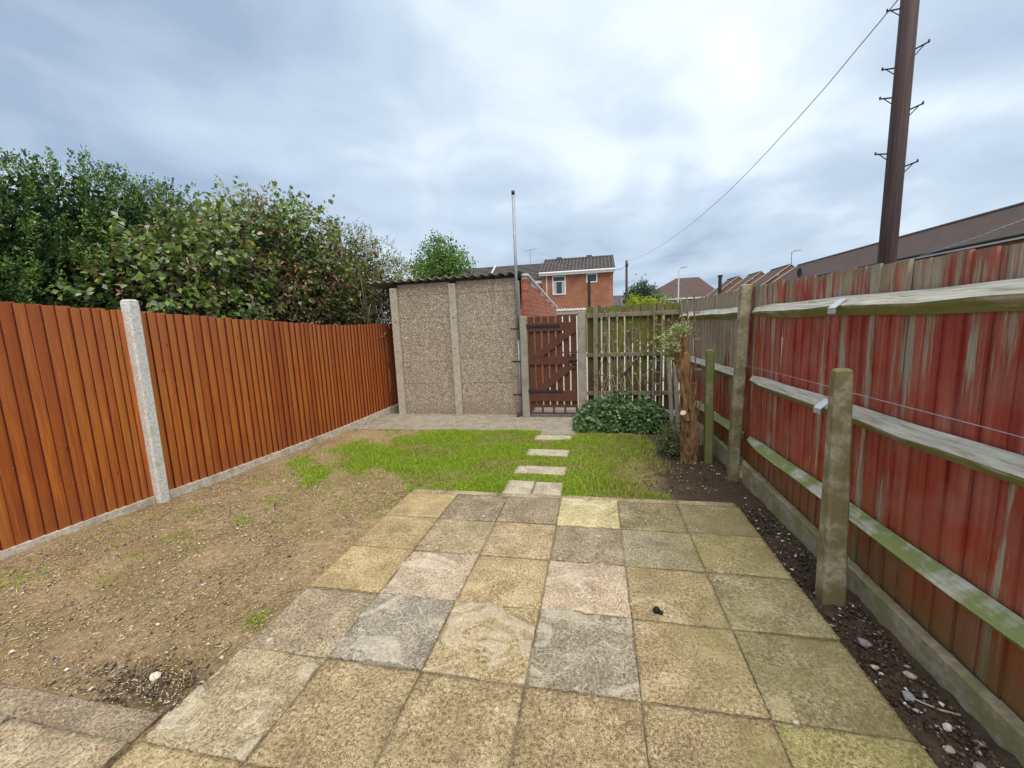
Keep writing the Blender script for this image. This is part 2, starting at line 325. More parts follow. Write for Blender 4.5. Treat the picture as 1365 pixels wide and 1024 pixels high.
# ------------------------------------------------------------------ mesh helper
class MB:
    def __init__(s): s.v = []; s.f = []
    def add(s, vs, fs):
        k = len(s.v); s.v += [tuple(x) for x in vs]; s.f += [tuple(i+k for i in f) for f in fs]; return s
    def hexa(s, p):   # 8 points: bottom 4 ccw, top 4 ccw
        return s.add(p, [(3, 2, 1, 0), (4, 5, 6, 7), (0, 1, 5, 4), (1, 2, 6, 5), (2, 3, 7, 6), (3, 0, 4, 7)])
    def box(s, x0, x1, y0, y1, z0, z1):
        return s.hexa([(x0, y0, z0), (x1, y0, z0), (x1, y1, z0), (x0, y1, z0), (x0, y0, z1), (x1, y0, z1), (x1, y1, z1), (x0, y1, z1)])
    def bar(s, a, b, w, h, up=(0, 0, 1)):   # square bar from a to b
        a, b = Vector(a), Vector(b); d = (b-a).normalized(); u = Vector(up)
        if abs(d.dot(u)) > .95: u = Vector((0, 1, 0))
        r = d.cross(u).normalized()*w/2; u = r.cross(d).normalized()*h/2
        return s.hexa([a-r-u, a+r-u, b+r-u, b-r-u, a-r+u, a+r+u, b+r+u, b-r+u])
    def tube(s, pts, rad, n=8, cap=True):
        P = [Vector(p) for p in pts]; R = rad if isinstance(rad, (list, tuple)) else [rad]*len(P)
        vs = []; pr = None
        for i, p in enumerate(P):
            d = (P[min(i+1, len(P)-1)]-P[max(i-1, 0)]).normalized()
            if pr is None: pr = d.orthogonal().normalized()
            pr = (pr-d*pr.dot(d)); pr = pr.normalized() if pr.length > 1e-6 else d.orthogonal().normalized()
            q = d.cross(pr)
            for k in range(n):
                t = 2*PI*k/n; vs.append(p+R[i]*(math.cos(t)*pr+math.sin(t)*q))
        fs = []
        for i in range(len(P)-1):
            for k in range(n):
                k2 = (k+1) % n; fs.append((i*n+k, i*n+k2, (i+1)*n+k2, (i+1)*n+k))
        if cap: fs += [tuple(range(n))[::-1], tuple((len(P)-1)*n+k for k in range(n))]
        return s.add(vs, fs)
    def mesh(s, name, smooth=False):
        me = bpy.data.meshes.new(name); me.from_pydata(s.v, [], s.f); me.update()
        if smooth: me.polygons.foreach_set('use_smooth', [True]*len(me.polygons))
        return me
    def obj(s, name, mat, parent=None, smooth=False, bevel=0):
        return ob(name, s.mesh(name, smooth), mat, parent, bevel)
def ob(name, me, mat, parent=None, bevel=0, loc=None):
    if mat is not None and not me.materials: me.materials.append(MAT[mat] if isinstance(mat, str) else mat)
    o = bpy.data.objects.new(name, me); COL.objects.link(o)
    if parent is not None:
        o.parent = parent; o.location = -wloc(parent)
        if loc is not None: o.location = Vector(loc)-wloc(parent)
    elif loc is not None: o.location = loc
    if bevel:
        b = o.modifiers.new('bevel', 'BEVEL'); b.width = bevel; b.segments = 2; b.limit_method = 'ANGLE'
    return o
def wloc(o):
    v = Vector((0, 0, 0))
    while o is not None: v = v+o.location; o = o.parent
    return v
def thing(name, label, cat, loc=(0, 0, 0), group=None):
    o = bpy.data.objects.new(name, None); COL.objects.link(o); o.location = loc; o.empty_display_size = .2
    o['label'] = label; o['category'] = cat
    if group: o['group'] = group
    return o
def tag(o, label, cat, group=None):
    o['label'] = label; o['category'] = cat
    if group: o['group'] = group
    return o
def struct(o): o['kind'] = 'structure'; return o
def stuff(o, label=None, cat=None):
    o['kind'] = 'stuff'
    if label: o['label'] = label; o['category'] = cat
    return o
def npmesh(name, V, F, cols=None, smooth=False):   # triangles from numpy arrays
    me = bpy.data.meshes.new(name); me.vertices.add(len(V)); me.vertices.foreach_set('co', np.asarray(V, np.float32).ravel())
    k = F.shape[1]; me.loops.add(F.size); me.loops.foreach_set('vertex_index', F.astype(np.int32).ravel())
    me.polygons.add(len(F)); me.polygons.foreach_set('loop_start', np.arange(0, F.size, k, dtype=np.int32))
    if smooth: me.polygons.foreach_set('use_smooth', np.ones(len(F), bool))
    if cols is not None:
        a = me.attributes.new('Col', 'FLOAT_COLOR', 'POINT'); c = np.ones((len(V), 4), np.float32); c[:, :3] = cols; a.data.foreach_set('color', c.ravel())
    me.update(calc_edges=True); return me
def unit(a): return a/np.maximum(np.linalg.norm(a, axis=1, keepdims=True), 1e-9)
LEAF5 = (np.array([(0, 0, 0), (.42, .5, .1), (.42, -.5, .1), (.45, 0, 0), (1, 0, -.12)]), np.array([(0, 2, 3), (0, 3, 1), (3, 4, 1), (3, 2, 4)]))
LEAF4 = (np.array([(0, 0, 0), (.5, .5, .0), (.5, -.5, .0), (1, 0, -.05)]), np.array([(0, 2, 1), (1, 2, 3)]))
BLADE = (np.array([(0, .5, 0), (0, -.5, 0), (.55, .38, .05), (.55, -.38, .05), (1, 0, .28)]), np.array([(0, 1, 3), (0, 3, 2), (2, 3, 4)]))
def leaf_mesh(name, P, D, L, Wd, cols, tpl=LEAF5, flat=.0, nrm=None):
    n = len(P); D = unit(D); r = rng.normal(size=(n, 3)) if nrm is None else nrm+rng.normal(size=(n, 3))*flat
    S = unit(np.cross(D, r)); U = np.cross(S, D); t, f = tpl; k = len(t)
    V = P[:, None, :]+L[:, None, None]*(t[None, :, 0:1]*D[:, None, :]+t[None, :, 2:3]*U[:, None, :])+Wd[:, None, None]*t[None, :, 1:2]*S[:, None, :]
    F = (f[None]+(np.arange(n)*k)[:, None, None]).reshape(-1, 3)
    return npmesh(name, V.reshape(-1, 3), F, np.repeat(cols, k, axis=0))
def pick(pal, n, jit=.18):
    pal = np.array([p[:3] for p in pal]); w = None
    i = rng.integers(0, len(pal), n); return np.clip(pal[i]*(1+rng.normal(size=(n, 1))*jit), .004, .9)
def fbm(x, y, z=0, s=1.0): return mnoise.fractal(Vector((x*s, y*s, z)), .9, 2.0, 4)

# ------------------------------------------------------------------ terrain
gme = MB().add([(-900, -900, -.16), (900, -900, -.16), (900, 1500, -.16), (-900, 1500, -.16)], [(0, 1, 2, 3)])
struct(gme.obj('ground', 'ground'))
al = MB().box(-6, 14, 3.75, 26, -.15, -.06); struct(al.obj('alley', 'alley'))

def sstep(a, b, x): t = np.clip((x-a)/(b-a), 0, 1); return t*t*(3-2*t)
def zground(x, y):     # smooth part, vectorised
    x = np.asarray(x, float); y = np.asarray(y, float)
    z = np.full(np.broadcast(x, y).shape, -.035)
    z = z+.06*sstep(-1.0, -2.2, x)*sstep(.2, -1.2, y)
    z = z-.02*sstep(1.0, 3.2, y)
    z = z+.02*sstep(2.72, 2.86, x)*sstep(.3, -.8, y)
    return z
def lawnmask(x, y):
    a = sstep(-1.85, -.55, x+.25*np.sin(y*2.1)+.12*np.sin(y*7+x*5))*sstep(2.55, 1.85, x+.12*np.sin(y*5.3))
    fr = np.where(x > -.06, sstep(-.03, .1, y), sstep(-.15, .95, y+.28*np.sin(x*4.1+1)+.16*np.sin(x*11+y*9)))
    return a*fr*sstep(2.42, 2.3, y)
NX, NY = 216, 252
xs = np.linspace(-2.35, 3.02, NX); ys = np.linspace(-3.1, 3.3, NY); X, Y = np.meshgrid(xs, ys)
Z = zground(X, Y)
nz = np.array([fbm(a, b, 0, 2.3)*.010+fbm(a, b, 5, 11)*.007+fbm(a, b, 9, 26)*.005 for a, b in zip(X.ravel(), Y.ravel())]).reshape(X.shape)
bedm = np.maximum(sstep(2.3, 2.6, X), np.exp(-(((X+.10)/.33)**2+((Y+2.0)/.14)**2)))
Z = Z+nz*(1+1.1*bedm)-.02*np.exp(-(((X+.15)/.3)**2+((Y+2.02)/.12)**2))
inpat = (X > .03) & (X < 2.68) & (Y < .04); Z[inpat] = np.minimum(Z[inpat], -.075)
inpath = (Y > 2.28) & (X < 1.42); Z[inpath] -= .05
V = np.stack([X, Y, Z], -1).reshape(-1, 3); I = np.arange(NX*NY).reshape(NY, NX)
F = np.stack([I[:-1, :-1], I[:-1, 1:], I[1:, 1:], I[1:, :-1]], -1).reshape(-1, 4)
me = npmesh('garden_soil', V, F, None, True)
for nm, arr in (('lawn', lawnmask(X, Y)), ('dark', np.clip(np.exp(-(((X+.12)/.42)**2+((Y+2.02)/.13)**2))*.65, 0, .5))):
    a = me.attributes.new(nm, 'FLOAT_COLOR', 'POINT'); c = np.repeat(arr.reshape(-1, 1), 4, 1).astype(np.float32); a.data.foreach_set('color', c.ravel())
struct(ob('garden_soil', me, 'soil'))

# concrete path in front of the garage
pth = MB()
pth.hexa([(-2.0, 2.30, -.12), (1.40, 2.24, -.12), (1.40, 3.28, -.12), (-1.93, 3.28, -.12), (-2.0, 2.30, -.045), (1.40, 2.24, -.04), (1.40, 3.28, -.03), (-1.93, 3.28, -.03)])
pth.hexa([(.90, 2.03, -.12), (1.36, 2.02, -.12), (1.36, 2.236, -.12), (.90, 2.236, -.12), (.90, 2.03, -.043), (1.36, 2.02, -.043), (1.36, 2.236, -.043), (.90, 2.236, -.043)])
struct(pth.obj('concrete_path', 'conc_path', bevel=.008))

# ------------------------------------------------------------------ patio
patio = bpy.data.objects.new('patio', None); COL.objects.link(patio); struct(patio)
MB().box(.012, 2.688, -3.05, .065, -.10, -.009).obj('mortar_bed', 'jointm', patio)
def slab_mesh(sx, sy, th, n, amp, seed, riven=False):
    b = MB(); g = np.linspace(-.5, .5, n+1); vs = []; ws = []; ch = .003
    for j, v in enumerate(g):
        for i, u_ in enumerate(g):
            x, y = u_*sx, v*sy
            edge = min(i, j, n-i, n-j) == 0
            h = fbm(x+seed, y-seed*2, seed, 3.5)*amp
            if riven:
                w = mnoise.fractal(Vector((x*5+seed+1.5*mnoise.noise(Vector((x*5, y*5, seed))), y*7+1.5*mnoise.noise(Vector((y*5, x*5, seed+4))), seed)), .8, 2.1, 5)
                h += .004+.019*(math.floor(w*3.2)/3.2*.75+w*.25)
            h = max(h, -.004) if riven else h
            ws.append(w if riven else 0)
            vs.append((x+(fbm(y*3, seed, i+j, 6)*.004 if edge else 0), y+(fbm(x*3, seed+3, i-j, 6)*.004 if edge else 0), h-(ch if edge else 0)))
    fs = [(j*(n+1)+i, j*(n+1)+i+1, (j+1)*(n+1)+i+1, (j+1)*(n+1)+i) for j in range(n) for i in range(n)]
    ring = [i for i in range(n+1)]+[j*(n+1)+n for j in range(1, n+1)]+[n*(n+1)+i for i in range(n-1, -1, -1)]+[j*(n+1) for j in range(n-1, 0, -1)]
    k = len(vs); vs += [(vs[r][0], vs[r][1], -th) for r in ring]
    fs += [(ring[(a+1) % len(ring)], ring[a], k+a, k+(a+1) % len(ring)) for a in range(len(ring))]
    b.add(vs, fs); me = b.mesh('slab')
    if riven:
        at_ = me.attributes.new('cleft', 'FLOAT', 'POINT'); at_.data.foreach_set('value', np.array(ws+[0]*(len(vs)-len(ws)), np.float32))
    me.polygons.foreach_set('use_smooth', [i < n*n for i in range(len(me.polygons))]); return me
plain = [slab_mesh(.445, .445, .05, 24, .004, 3.1*i+1) for i in range(4)]
TAN, YEL, GRY, PNK, GRN, LEM, SLT = (.32, .24, .13), (.42, .315, .16), (.29, .23, .155), (.47, .365, .26), (.265, .222, .125), (.52, .45, .23), (.33, .29, .23)
RIV = {(0, 3): LEM, (2, 1): PNK, (2, 3): PNK, (3, 1): SLT, (3, 2): YEL, (3, 3): (.29, .245, .175), (4, 0): (.42, .33, .19)}
PLN = {(0, 0): YEL, (0, 1): GRY, (0, 2): GRY, (0, 4): GRN, (0, 5): GRN, (1, 0): YEL, (1, 1): (.38, .30, .18), (1, 2): (.39, .30, .18), (1, 3): (.31, .25, .165),
       (1, 4): (.33, .28, .18), (1, 5): (.36, .30, .15), (2, 0): YEL, (2, 2): (.40, .30, .165), (2, 4): (.40, .31, .17), (2, 5): (.29, .25, .14), (3, 0): (.36, .285, .19),
       (3, 4): (.37, .28, .155), (3, 5): GRN, (4, 5): (.31, .265, .11), (5, 0): YEL}
for r in range(7):
    for c_ in range(6):
        cx, cy = .45*c_+.225, -.45*r-.225
        if (r, c_) in RIV: me, mt, tint = slab_mesh(.445, .445, .05, 50, .003, 5.7*r+2.3*c_+1, True), 'riven', RIV[(r, c_)]
        else: me, mt, tint = plain[(r*3+c_) % 4], 'slab', PLN.get((r, c_), TAN)
        o = ob('slab', me, mt, patio, loc=(cx+random.uniform(-.002, .002), cy+random.uniform(-.002, .002), random.uniform(-.003, .003)))
        o.rotation_euler = (random.uniform(-.009, .009), random.uniform(-.009, .009), random.uniform(-.009, .009)+random.choice((0, PI/2, PI)) if mt == 'slab' else 0)
        j = random.uniform(.9, 1.1); o.color = (tint[0]*j, tint[1]*j, tint[2]*j, 1)
for x0, x1, d in ((.0, .31, 0), (.318, .79, .003), (.80, 1.33, -.002), (1.338, 1.86, .002), (1.868, 2.26, .0), (2.268, 2.69, .004)):
    o = ob('edging_slab', slab_mesh(x1-x0, .072, .05, 6, .003, x0*3), 'slab', patio, loc=((x0+x1)/2, .042+d, -.004)); o.color = (.40, .33, .21, 1)
# old paving strip by the house on the left
ps = bpy.data.objects.new('side_paving', None); COL.objects.link(ps); struct(ps)
for x0, x1, y0, y1, z, tint in ((-.62, -.03, -2.70, -2.262, .004, (.42, .325, .21)), (-1.22, -.63, -2.70, -2.255, .006, (.42, .33, .22)), (-1.83, -1.23, -2.70, -2.25, .004, (.42, .33, .22)),
                                (-.95, -.06, -2.245, -2.12, -.030, (.28, .215, .145)), (-1.75, -.96, -2.24, -2.10, -.028, (.29, .22, .15)), (-.62, -.03, -3.1, -2.71, .004, (.46, .38, .29)), (-1.22, -.63, -3.1, -2.71, .004, (.46, .38, .29))):
    o = ob('slab', slab_mesh(x1-x0-.008, y1-y0-.006, .06, 16, .004, x0*7+3), 'slab', ps, loc=((x0+x1)/2, (y0+y1)/2, z)); o.color = tint+(1,)
# stepping slabs in the lawn
def stepping(x0, x1, y0, y1, rz, label):
    o = ob('stepping_slab', slab_mesh(x1-x0, y1-y0, .05, 10, .005, x0*5+y0), 'slab', None, loc=((x0+x1)/2, (y0+y1)/2, -.012)); o.rotation_euler.z = rz
    o.color = (.50, .44, .34, 1); tag(o, label, 'stepping stone', 'stepping stones across the lawn')
stepping(.86, 1.33, 1.78, 1.97, -.02, 'small grey stepping stone in the grass nearest the gate')
stepping(.85, 1.33, 1.14, 1.37, -.03, 'grey stepping stone in the grass, second from the gate')
stepping(.83, 1.34, .58, .80, -.03, 'grey stepping stone in the grass, third from the gate')
stepping(.82, 1.075, .085, .40, 0, 'pale paving piece against the patio edge, left of its pair')
stepping(1.085, 1.34, .085, .38, 0, 'pale paving piece against the patio edge, right of its pair')

# ------------------------------------------------------------------ left fence
def LX(y): return -2.225+.0717*(y+.43)
def LT(y): return float(np.interp(y, [-2.5, -1.16, 1.85, 2.1, 3.7], [1.80, 1.737, 1.552, 1.545, 1.548]))
def LB(y): return float(np.interp(y, [-2.5, -1.4, -.4, .2, 1.9, 3.6], [.10, .075, .062, .045, .04, .085]))
lf = thing('closeboard_fence', 'orange stained feather-edge board fence along the left side', 'fence', (LX(.8), .8, 0))
ang = math.atan(.0717)
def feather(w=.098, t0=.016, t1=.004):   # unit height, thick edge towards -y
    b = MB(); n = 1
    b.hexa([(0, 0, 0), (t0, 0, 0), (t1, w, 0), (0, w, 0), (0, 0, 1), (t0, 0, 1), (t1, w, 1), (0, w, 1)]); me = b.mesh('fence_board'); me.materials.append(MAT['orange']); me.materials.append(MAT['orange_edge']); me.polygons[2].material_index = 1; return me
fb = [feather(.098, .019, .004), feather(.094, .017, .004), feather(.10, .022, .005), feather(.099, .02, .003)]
y = -1.98; k = 0
while y < 3.66:
    w = .078 if not -.80 < y < -.50 else .06
    if not (-.515 < y < -.385):
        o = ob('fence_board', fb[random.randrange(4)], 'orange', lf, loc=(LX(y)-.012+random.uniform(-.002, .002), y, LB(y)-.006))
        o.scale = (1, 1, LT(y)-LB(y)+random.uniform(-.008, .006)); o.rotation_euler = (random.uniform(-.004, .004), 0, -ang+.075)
    y += w+random.uniform(-.012, .012); k += 1
for y0, y1 in ((-2.05, -.49), (-.37, 3.72)):   # gravel boards and hidden rails
    n = 8; b = MB()
    for i in range(n):
        a, c2 = y0+(y1-y0)*i/n, y0+(y1-y0)*(i+1)/n
        b.hexa([(LX(a)-.03, a, -.15), (LX(a)+.022, a, -.15), (LX(c2)+.022, c2, -.15), (LX(c2)-.03, c2, -.15), (LX(a)-.03, a, LB(a)), (LX(a)+.022, a, LB(a)), (LX(c2)+.022, c2, LB(c2)), (LX(c2)-.03, c2, LB(c2))])
    b.obj('gravel_board', 'gravel_left', lf)
    for zf in (.15, .5, .85):
        MB().bar((LX(y0)-.045, y0, LB(y0)*(1-zf)+LT(y0)*zf), (LX(y1)-.045, y1, LB(y1)*(1-zf)+LT(y1)*zf), .04, .08).obj('rail', 'orange', lf)
def post_mesh(w, d, h, ch=.012, taper=0.0, dome=.02):
    b = MB(); prof = []
    for z, s_ in ((0, 1), (h*.5, 1-taper*.5), (h-dome-.01, 1-taper), (h-dome*.4, (1-taper)*.94), (h, (1-taper)*.72)):
        x, y_ = w/2*s_, d/2*s_; c_ = ch
        prof.append([(-x+c_, -y_, z), (x-c_, -y_, z), (x, -y_+c_, z), (x, y_-c_, z), (x-c_, y_, z), (-x+c_, y_, z), (-x, y_-c_, z), (-x, -y_+c_, z)])
    vs = [p for r in prof for p in r]; fs = []
    for i in range(len(prof)-1):
        for k in range(8): fs.append((i*8+k, i*8+(k+1) % 8, (i+1)*8+(k+1) % 8, (i+1)*8+k))
    fs.append(tuple(range(8))[::-1]); fs.append(tuple((len(prof)-1)*8+k for k in range(8))); b.add(vs, fs); return b
o = post_mesh(.10, .092, 1.86, .012, .0, .03).obj('concrete_post', 'conc_pale', lf); o.location = Vector((LX(-.43)+.012, -.43, -.08))-lf.location; o.rotation_euler = (.0, .012, -ang)

# ------------------------------------------------------------------ right fence
def RX(y): return 2.955-.025*(y-.65) if y < .65 else 2.955-.040*(y-.65)
RT = lambda y: float(np.interp(y, [-2.6, -1.5, .65, 3.2], [1.645, 1.652, 1.69, 1.665]))
GT = lambda y: float(np.interp(y, [-2.6, -1.8, .6, 3.2], [.06, .075, .14, .15]))
rf = thing('closeboard_fence', 'weathered board fence with flaking red paint on the right side', 'fence', (2.95, .3, 0))
rb = []
for t0, w, warp in ((.014, .122, .0), (.012, .120, .002), (.016, .122, -.002)):
    b = MB(); b.hexa([(-t0, 0, 0), (0, 0, 0), (0, w, 0), (-.004, w, 0), (-t0+warp, 0, 1), (warp, 0, 1), (warp, w, 1), (-.004+warp, w, 1)]); rb.append(b.mesh('fence_board'))
y = -2.45; k = 0
while y < 3.22:
    w = .1+random.uniform(-.006, .006)
    o = ob('fence_board', rb[k % 3], 'red', rf, loc=(RX(y)+.022+random.uniform(-.002, .002), y, GT(y)-.012+random.uniform(-.006, .004)))
    o.scale = (1, 1, RT(y)-GT(y)+.012+random.uniform(-.006, .005)); o.rotation_euler = (random.uniform(-.004, .004), random.uniform(-.003, .003), random.uniform(-.012, .02))
    y += w; k += 1
def arris(name, y0, y1, zt0, zt1, depth=.058, h=.105, n=10):
    b = MB(); rings = []
    for i in range(n+1):
        t = i/n; y_ = y0+(y1-y0)*t; z = zt0+(zt1-zt0)*t+.004*math.sin(i*1.7+y0); x = RX(y_)-.002; j = .003*math.sin(i*2.3+zt0*9)
        end = min(i, n-i)/n; kk = min(1, .45+end*8)
        rings.append([(x, y_, z-h*.5*(1-kk)*.6), (x-depth*kk+j, y_, z-h*.50+j), (x-depth*kk*.86+j, y_, z-h*.62), (x, y_, z-h+h*.5*(1-kk)*.6)])
    vs = [p for r in rings for p in r]; fs = []
    for i in range(n):
        for q in range(4): fs.append((i*4+q, i*4+(q+1) % 4, (i+1)*4+(q+1) % 4, (i+1)*4+q))
    fs += [(0, 1, 2, 3), (n*4+3, n*4+2, n*4+1, n*4)]; b.add(vs, fs); return b.obj(name, 'rail', rf)
for z in (1.53, .955, .42):
    arris('arris_rail', -2.4, .585, z, z-.012); arris('arris_rail', .715, 3.15, z-.01, z-.02)
for y0, y1 in ((-2.4, .585), (.715, 3.18)):
    b = MB(); n = 6
    for i in range(n):
        a, c2 = y0+(y1-y0)*i/n, y0+(y1-y0)*(i+1)/n
        b.hexa([(RX(a)-.05, a, -.15), (RX(a)-.002, a, -.15), (RX(c2)-.002, c2, -.15), (RX(c2)-.05, c2, -.15), (RX(a)-.047, a, GT(a)), (RX(a)-.004, a, GT(a)+.005), (RX(c2)-.004, c2, GT(c2)+.005), (RX(c2)-.047, c2, GT(c2))])
    b.obj('gravel_board', 'gravel_board', rf)
o = post_mesh(.085, .085, 1.80, .012, .0, .02).obj('concrete_post', 'conc_post', rf); o.location = Vector((2.845, .65, -.1))-rf.location; o.rotation_euler = (0, .028, 0)
for y_, z in ((-.66, 1.518), (-.585, .945)):     # zinc rail brackets
    x = RX(y_); b = MB()
    b.hexa([(x-.03, y_-.035, z-.012), (x-.078, y_-.035, z-.058), (x-.078, y_+.035, z-.058), (x-.03, y_+.035, z-.012), (x-.027, y_-.035, z-.004), (x-.083, y_-.035, z-.054), (x-.083, y_+.035, z-.054), (x-.027, y_+.035, z-.004)])
    b.box(x-.0825, x-.078, y_-.035, y_+.035, z-.085, z-.056)
    b.obj('rail_bracket', 'bracket', rf)
b = MB(); b.tube([(2.87, .62, 1.02), (2.85, -.2, 1.045), (2.80, -1.0, 1.07)], .0016, 5); b.tube([(2.80, -1.1, 1.07), (2.86, -1.7, 1.06), (2.9, -2.4, 1.05)], .0016, 5)
tag(b.obj('tie_wire', 'galv'), 'thin wire strung along the red fence from the short concrete post', 'wire')
def post_thing(name, label, loc, w, d, h, mat, rot=(0, 0, 0), taper=.1, dome=.025, group=None):
    o = post_mesh(w, d, h, .012, taper, dome).obj(name, mat); o.location = loc; o.rotation_euler = rot; tag(o, label, 'post', group); return o
post_thing('concrete_post', 'short thick concrete post standing in front of the red fence', (2.815, -1.03, -.1), .108, .10, 1.275, 'conc_post', (0, -.022, 0), .30)
post_thing('concrete_post', 'short green mossy post between tree stump and tall fence post', (2.76, 1.12, -.1), .08, .075, 1.22, 'conc_moss', (0, -.01, 0), .06)
post_thing('concrete_post', 'grey concrete spur leaning beside the ivy, left of its pair', (2.60, 2.2, -.1), .05, .07, 1.06, 'conc_gate', (0, -.06, 0), .05, .01)
post_thing('concrete_post', 'grey concrete spur leaning beside the ivy, right of its pair', (2.665, 2.16, -.1), .05, .07, 1.0, 'conc_gate', (0, -.06, 0), .05, .01)

# ------------------------------------------------------------------ concrete garage
ga = thing('concrete_garage', 'pebbledashed concrete garage with corrugated roof behind the lawn', 'garage', (-.65, 3.3, 0))
GY = 3.27
def panel(x0, x1, z0, z1):
    b = MB().box(x0+.002, x1-.002, GY+random.uniform(0, .004), GY+.05, z0+.002, z1-.002); b.obj('wall_panel', 'pebble', ga, bevel=.002)
zl = [-.08, .5, 1.61, 1.98, 2.17]; zr = [-.08, .5, 1.97, 2.19]
for a, c2 in zip(zl, zl[1:]): panel(-1.60, -.69, a, c2)
for a, c2 in zip(zr, zr[1:]): panel(-.57, .415, a, c2)
MB().box(-1.66, .43, GY+.04, GY+.08, -.1, 2.15).obj('inner_wall', 'dark', ga)
for x0, x1, zt in ((-1.725, -1.60, 2.115), (-.69, -.57, 2.135), (.415, .47, 2.12)):
    b = MB().box(x0, x1, GY-.055, GY+.04, -.1, zt).obj('wall_post', 'conc_gate' if x0 > 0 else 'conc_step', ga, bevel=.008)
for x0, zt in ((-1.66, 2.06), (-.63, 2.09)):
    for z in (zt, zt-.5, zt-1.0): MB().tube([(x0, GY-.057, z), (x0, GY-.06, z)], .010, 8).obj('bolt_hole', 'dark', ga)
MB().box(-1.70, .50, GY+.0, GY+.05, 2.165, 2.20).obj('roof_gap_shade', 'dark', ga)  # dark strip standing in for the shade under the roof edge
b = MB(); n = 150; vs = []; x0, x1 = -2.14, .52
for yy, zo in ((3.17, 0), (8.6, -.36)):
    for th in (0, .009):
        for i in range(n+1):
            x = x0+(x1-x0)*i/n; vs.append((x, yy, 2.225+.004*(x+.8)+zo+.021*math.sin(2*PI*x/.152)+th))
q = n+1; fs = []
for i in range(n):
    fs += [(i, i+1, 2*q+i+1, 2*q+i), (q+i, 3*q+i, 3*q+i+1, q+i+1), (i, q+i, q+i+1, i+1), (2*q+i, 2*q+i+1, 3*q+i+1, 3*q+i)]
b.add(vs, fs); b.obj('roof_sheet', 'corr', ga, True)
MB().box(-1.70, -1.66, GY+.05, 8.3, -.1, 1.80).obj('side_wall', 'pebble', ga)

# brick wall behind the gate with a white sloping coping
bw = thing('brick_wall', 'orange brick side wall with white sloping coping behind the gate', 'wall', (.55, 5.8, 0))
WX0, WX1 = .49, .585
def WT(y): return 2.19-.36*(y-3.33)/5.1
MB().hexa([(WX0+.006, 3.336, -.1), (WX1-.006, 3.336, -.1), (WX1-.006, 8.39, -.1), (WX0+.006, 8.39, -.1), (WX0+.006, 3.336, WT(3.34)-.005), (WX1-.006, 3.336, WT(3.34)-.005), (WX1-.006, 8.39, WT(8.4)-.005), (WX0+.006, 8.39, WT(8.4)-.005)]).obj('mortar_core', 'mortar', bw)
bme = MB().box(0, WX1-WX0, 0, .213, 0, .062).mesh('brick'); hme = MB().box(0, WX1-WX0, 0, .1025, 0, .065).mesh('brick')
cnt = 0; rest = MB(); z = -.02; row = 0
while z < 2.12:
    y = 3.33 if row % 2 == 0 else 3.33+.1125
    if row % 2 and z+.065 < WT(y): 
        if z > 1.2: ob('brick', hme, 'brick', bw, loc=(WX0, 3.33, z))
        else: rest.box(WX0, WX1, 3.33, 3.4325, z, z+.065)
    while y < 8.2:
        if z+.065 < WT(y+.215):
            if z > 1.2: ob('brick', bme, 'brick', bw, loc=(WX0, y, z)); cnt += 1
            else: rest.box(WX0, WX1, y, y+.215, z, z+.065)
        y += .225
    z += .075; row += 1
o = rest.obj('brick', 'brick', bw); o['kind'] = 'stuff'
MB().hexa([(WX0-.01, 3.31, WT(3.31)), (WX1+.025, 3.31, WT(3.31)), (WX1+.025, 8.42, WT(8.42)), (WX0-.01, 8.42, WT(8.42)), (WX0-.01, 3.31, WT(3.31)+.035), (WX1+.025, 3.31, WT(3.31)+.035), (WX1+.025, 8.42, WT(8.42)+.035), (WX0-.01, 8.42, WT(8.42)+.035)]).obj('coping', 'white_old', bw)

# ------------------------------------------------------------------ gate and its posts
post_thing('concrete_post', 'concrete gate post on the hinge side next to the steel pole', (.545, 3.1, -.1), .115, .11, 1.66, 'conc_gate', (0, 0, 0), .03, .01)
post_thing('concrete_post', 'concrete gate post on the latch side above the ivy', (1.435, 3.1, -.1), .125, .11, 1.70, 'conc_gate', (0, 0, 0), .03, .01)
gt = thing('garden_gate', 'dark red brown wooden picket gate with diagonal braces', 'gate', (.98, 3.1, 0))
GX0, GX1 = .615, 1.355
pw, gap = .089, .0195
for i in range(7):
    x = GX0+i*(pw+gap); MB().box(x, x+pw, 3.10, 3.12, .12, 1.55+random.uniform(-.008, .006)).obj('picket', 'gate', gt, bevel=.003)
for z0, z1 in ((1.315, 1.445), (.80, .925), (.225, .39)): MB().box(GX0, GX1, 3.075, 3.098, z0, z1).obj('rail', 'gate', gt, bevel=.003)
MB().hexa([(GX0+.01, 3.072, .915), (GX0+.22, 3.072, .927), (GX1-.005, 3.072, 1.30), (GX1-.005, 3.072, 1.42), (GX0+.01, 3.096, .915), (GX0+.22, 3.096, .927), (GX1-.005, 3.096, 1.30), (GX1-.005, 3.096, 1.42)]).obj('brace', 'gate', gt)
MB().hexa([(GX0+.06, 3.072, .385), (GX0+.24, 3.072, .385), (GX1-.005, 3.072, .775), (GX1-.16, 3.072, .80), (GX0+.06, 3.096, .385), (GX0+.24, 3.096, .385), (GX1-.005, 3.096, .775), (GX1-.16, 3.096, .80)]).obj('brace', 'gate', gt)
MB().box(GX0-.015, GX0+.50, 3.062, 3.073, 1.385, 1.42).box(GX0-.02, GX0+.02, 3.05, 3.073, 1.37, 1.435).obj('hinge', 'dark', gt)
MB().box(GX0-.015, GX0+.52, 3.062, 3.073, .375, .405).box(GX0-.02, GX0+.02, 3.05, 3.073, .36, .42).obj('hinge', 'dark', gt)
MB().box(GX1-.12, GX1+.01, 3.055, 3.073, .85, .875).box(GX1-.13, GX1-.02, 3.06, 3.073, .935, .955).tube([(GX1-.06, 3.05, .86), (GX1-.06, 3.03, .86)], .012, 8).obj('latch', 'dark', gt)
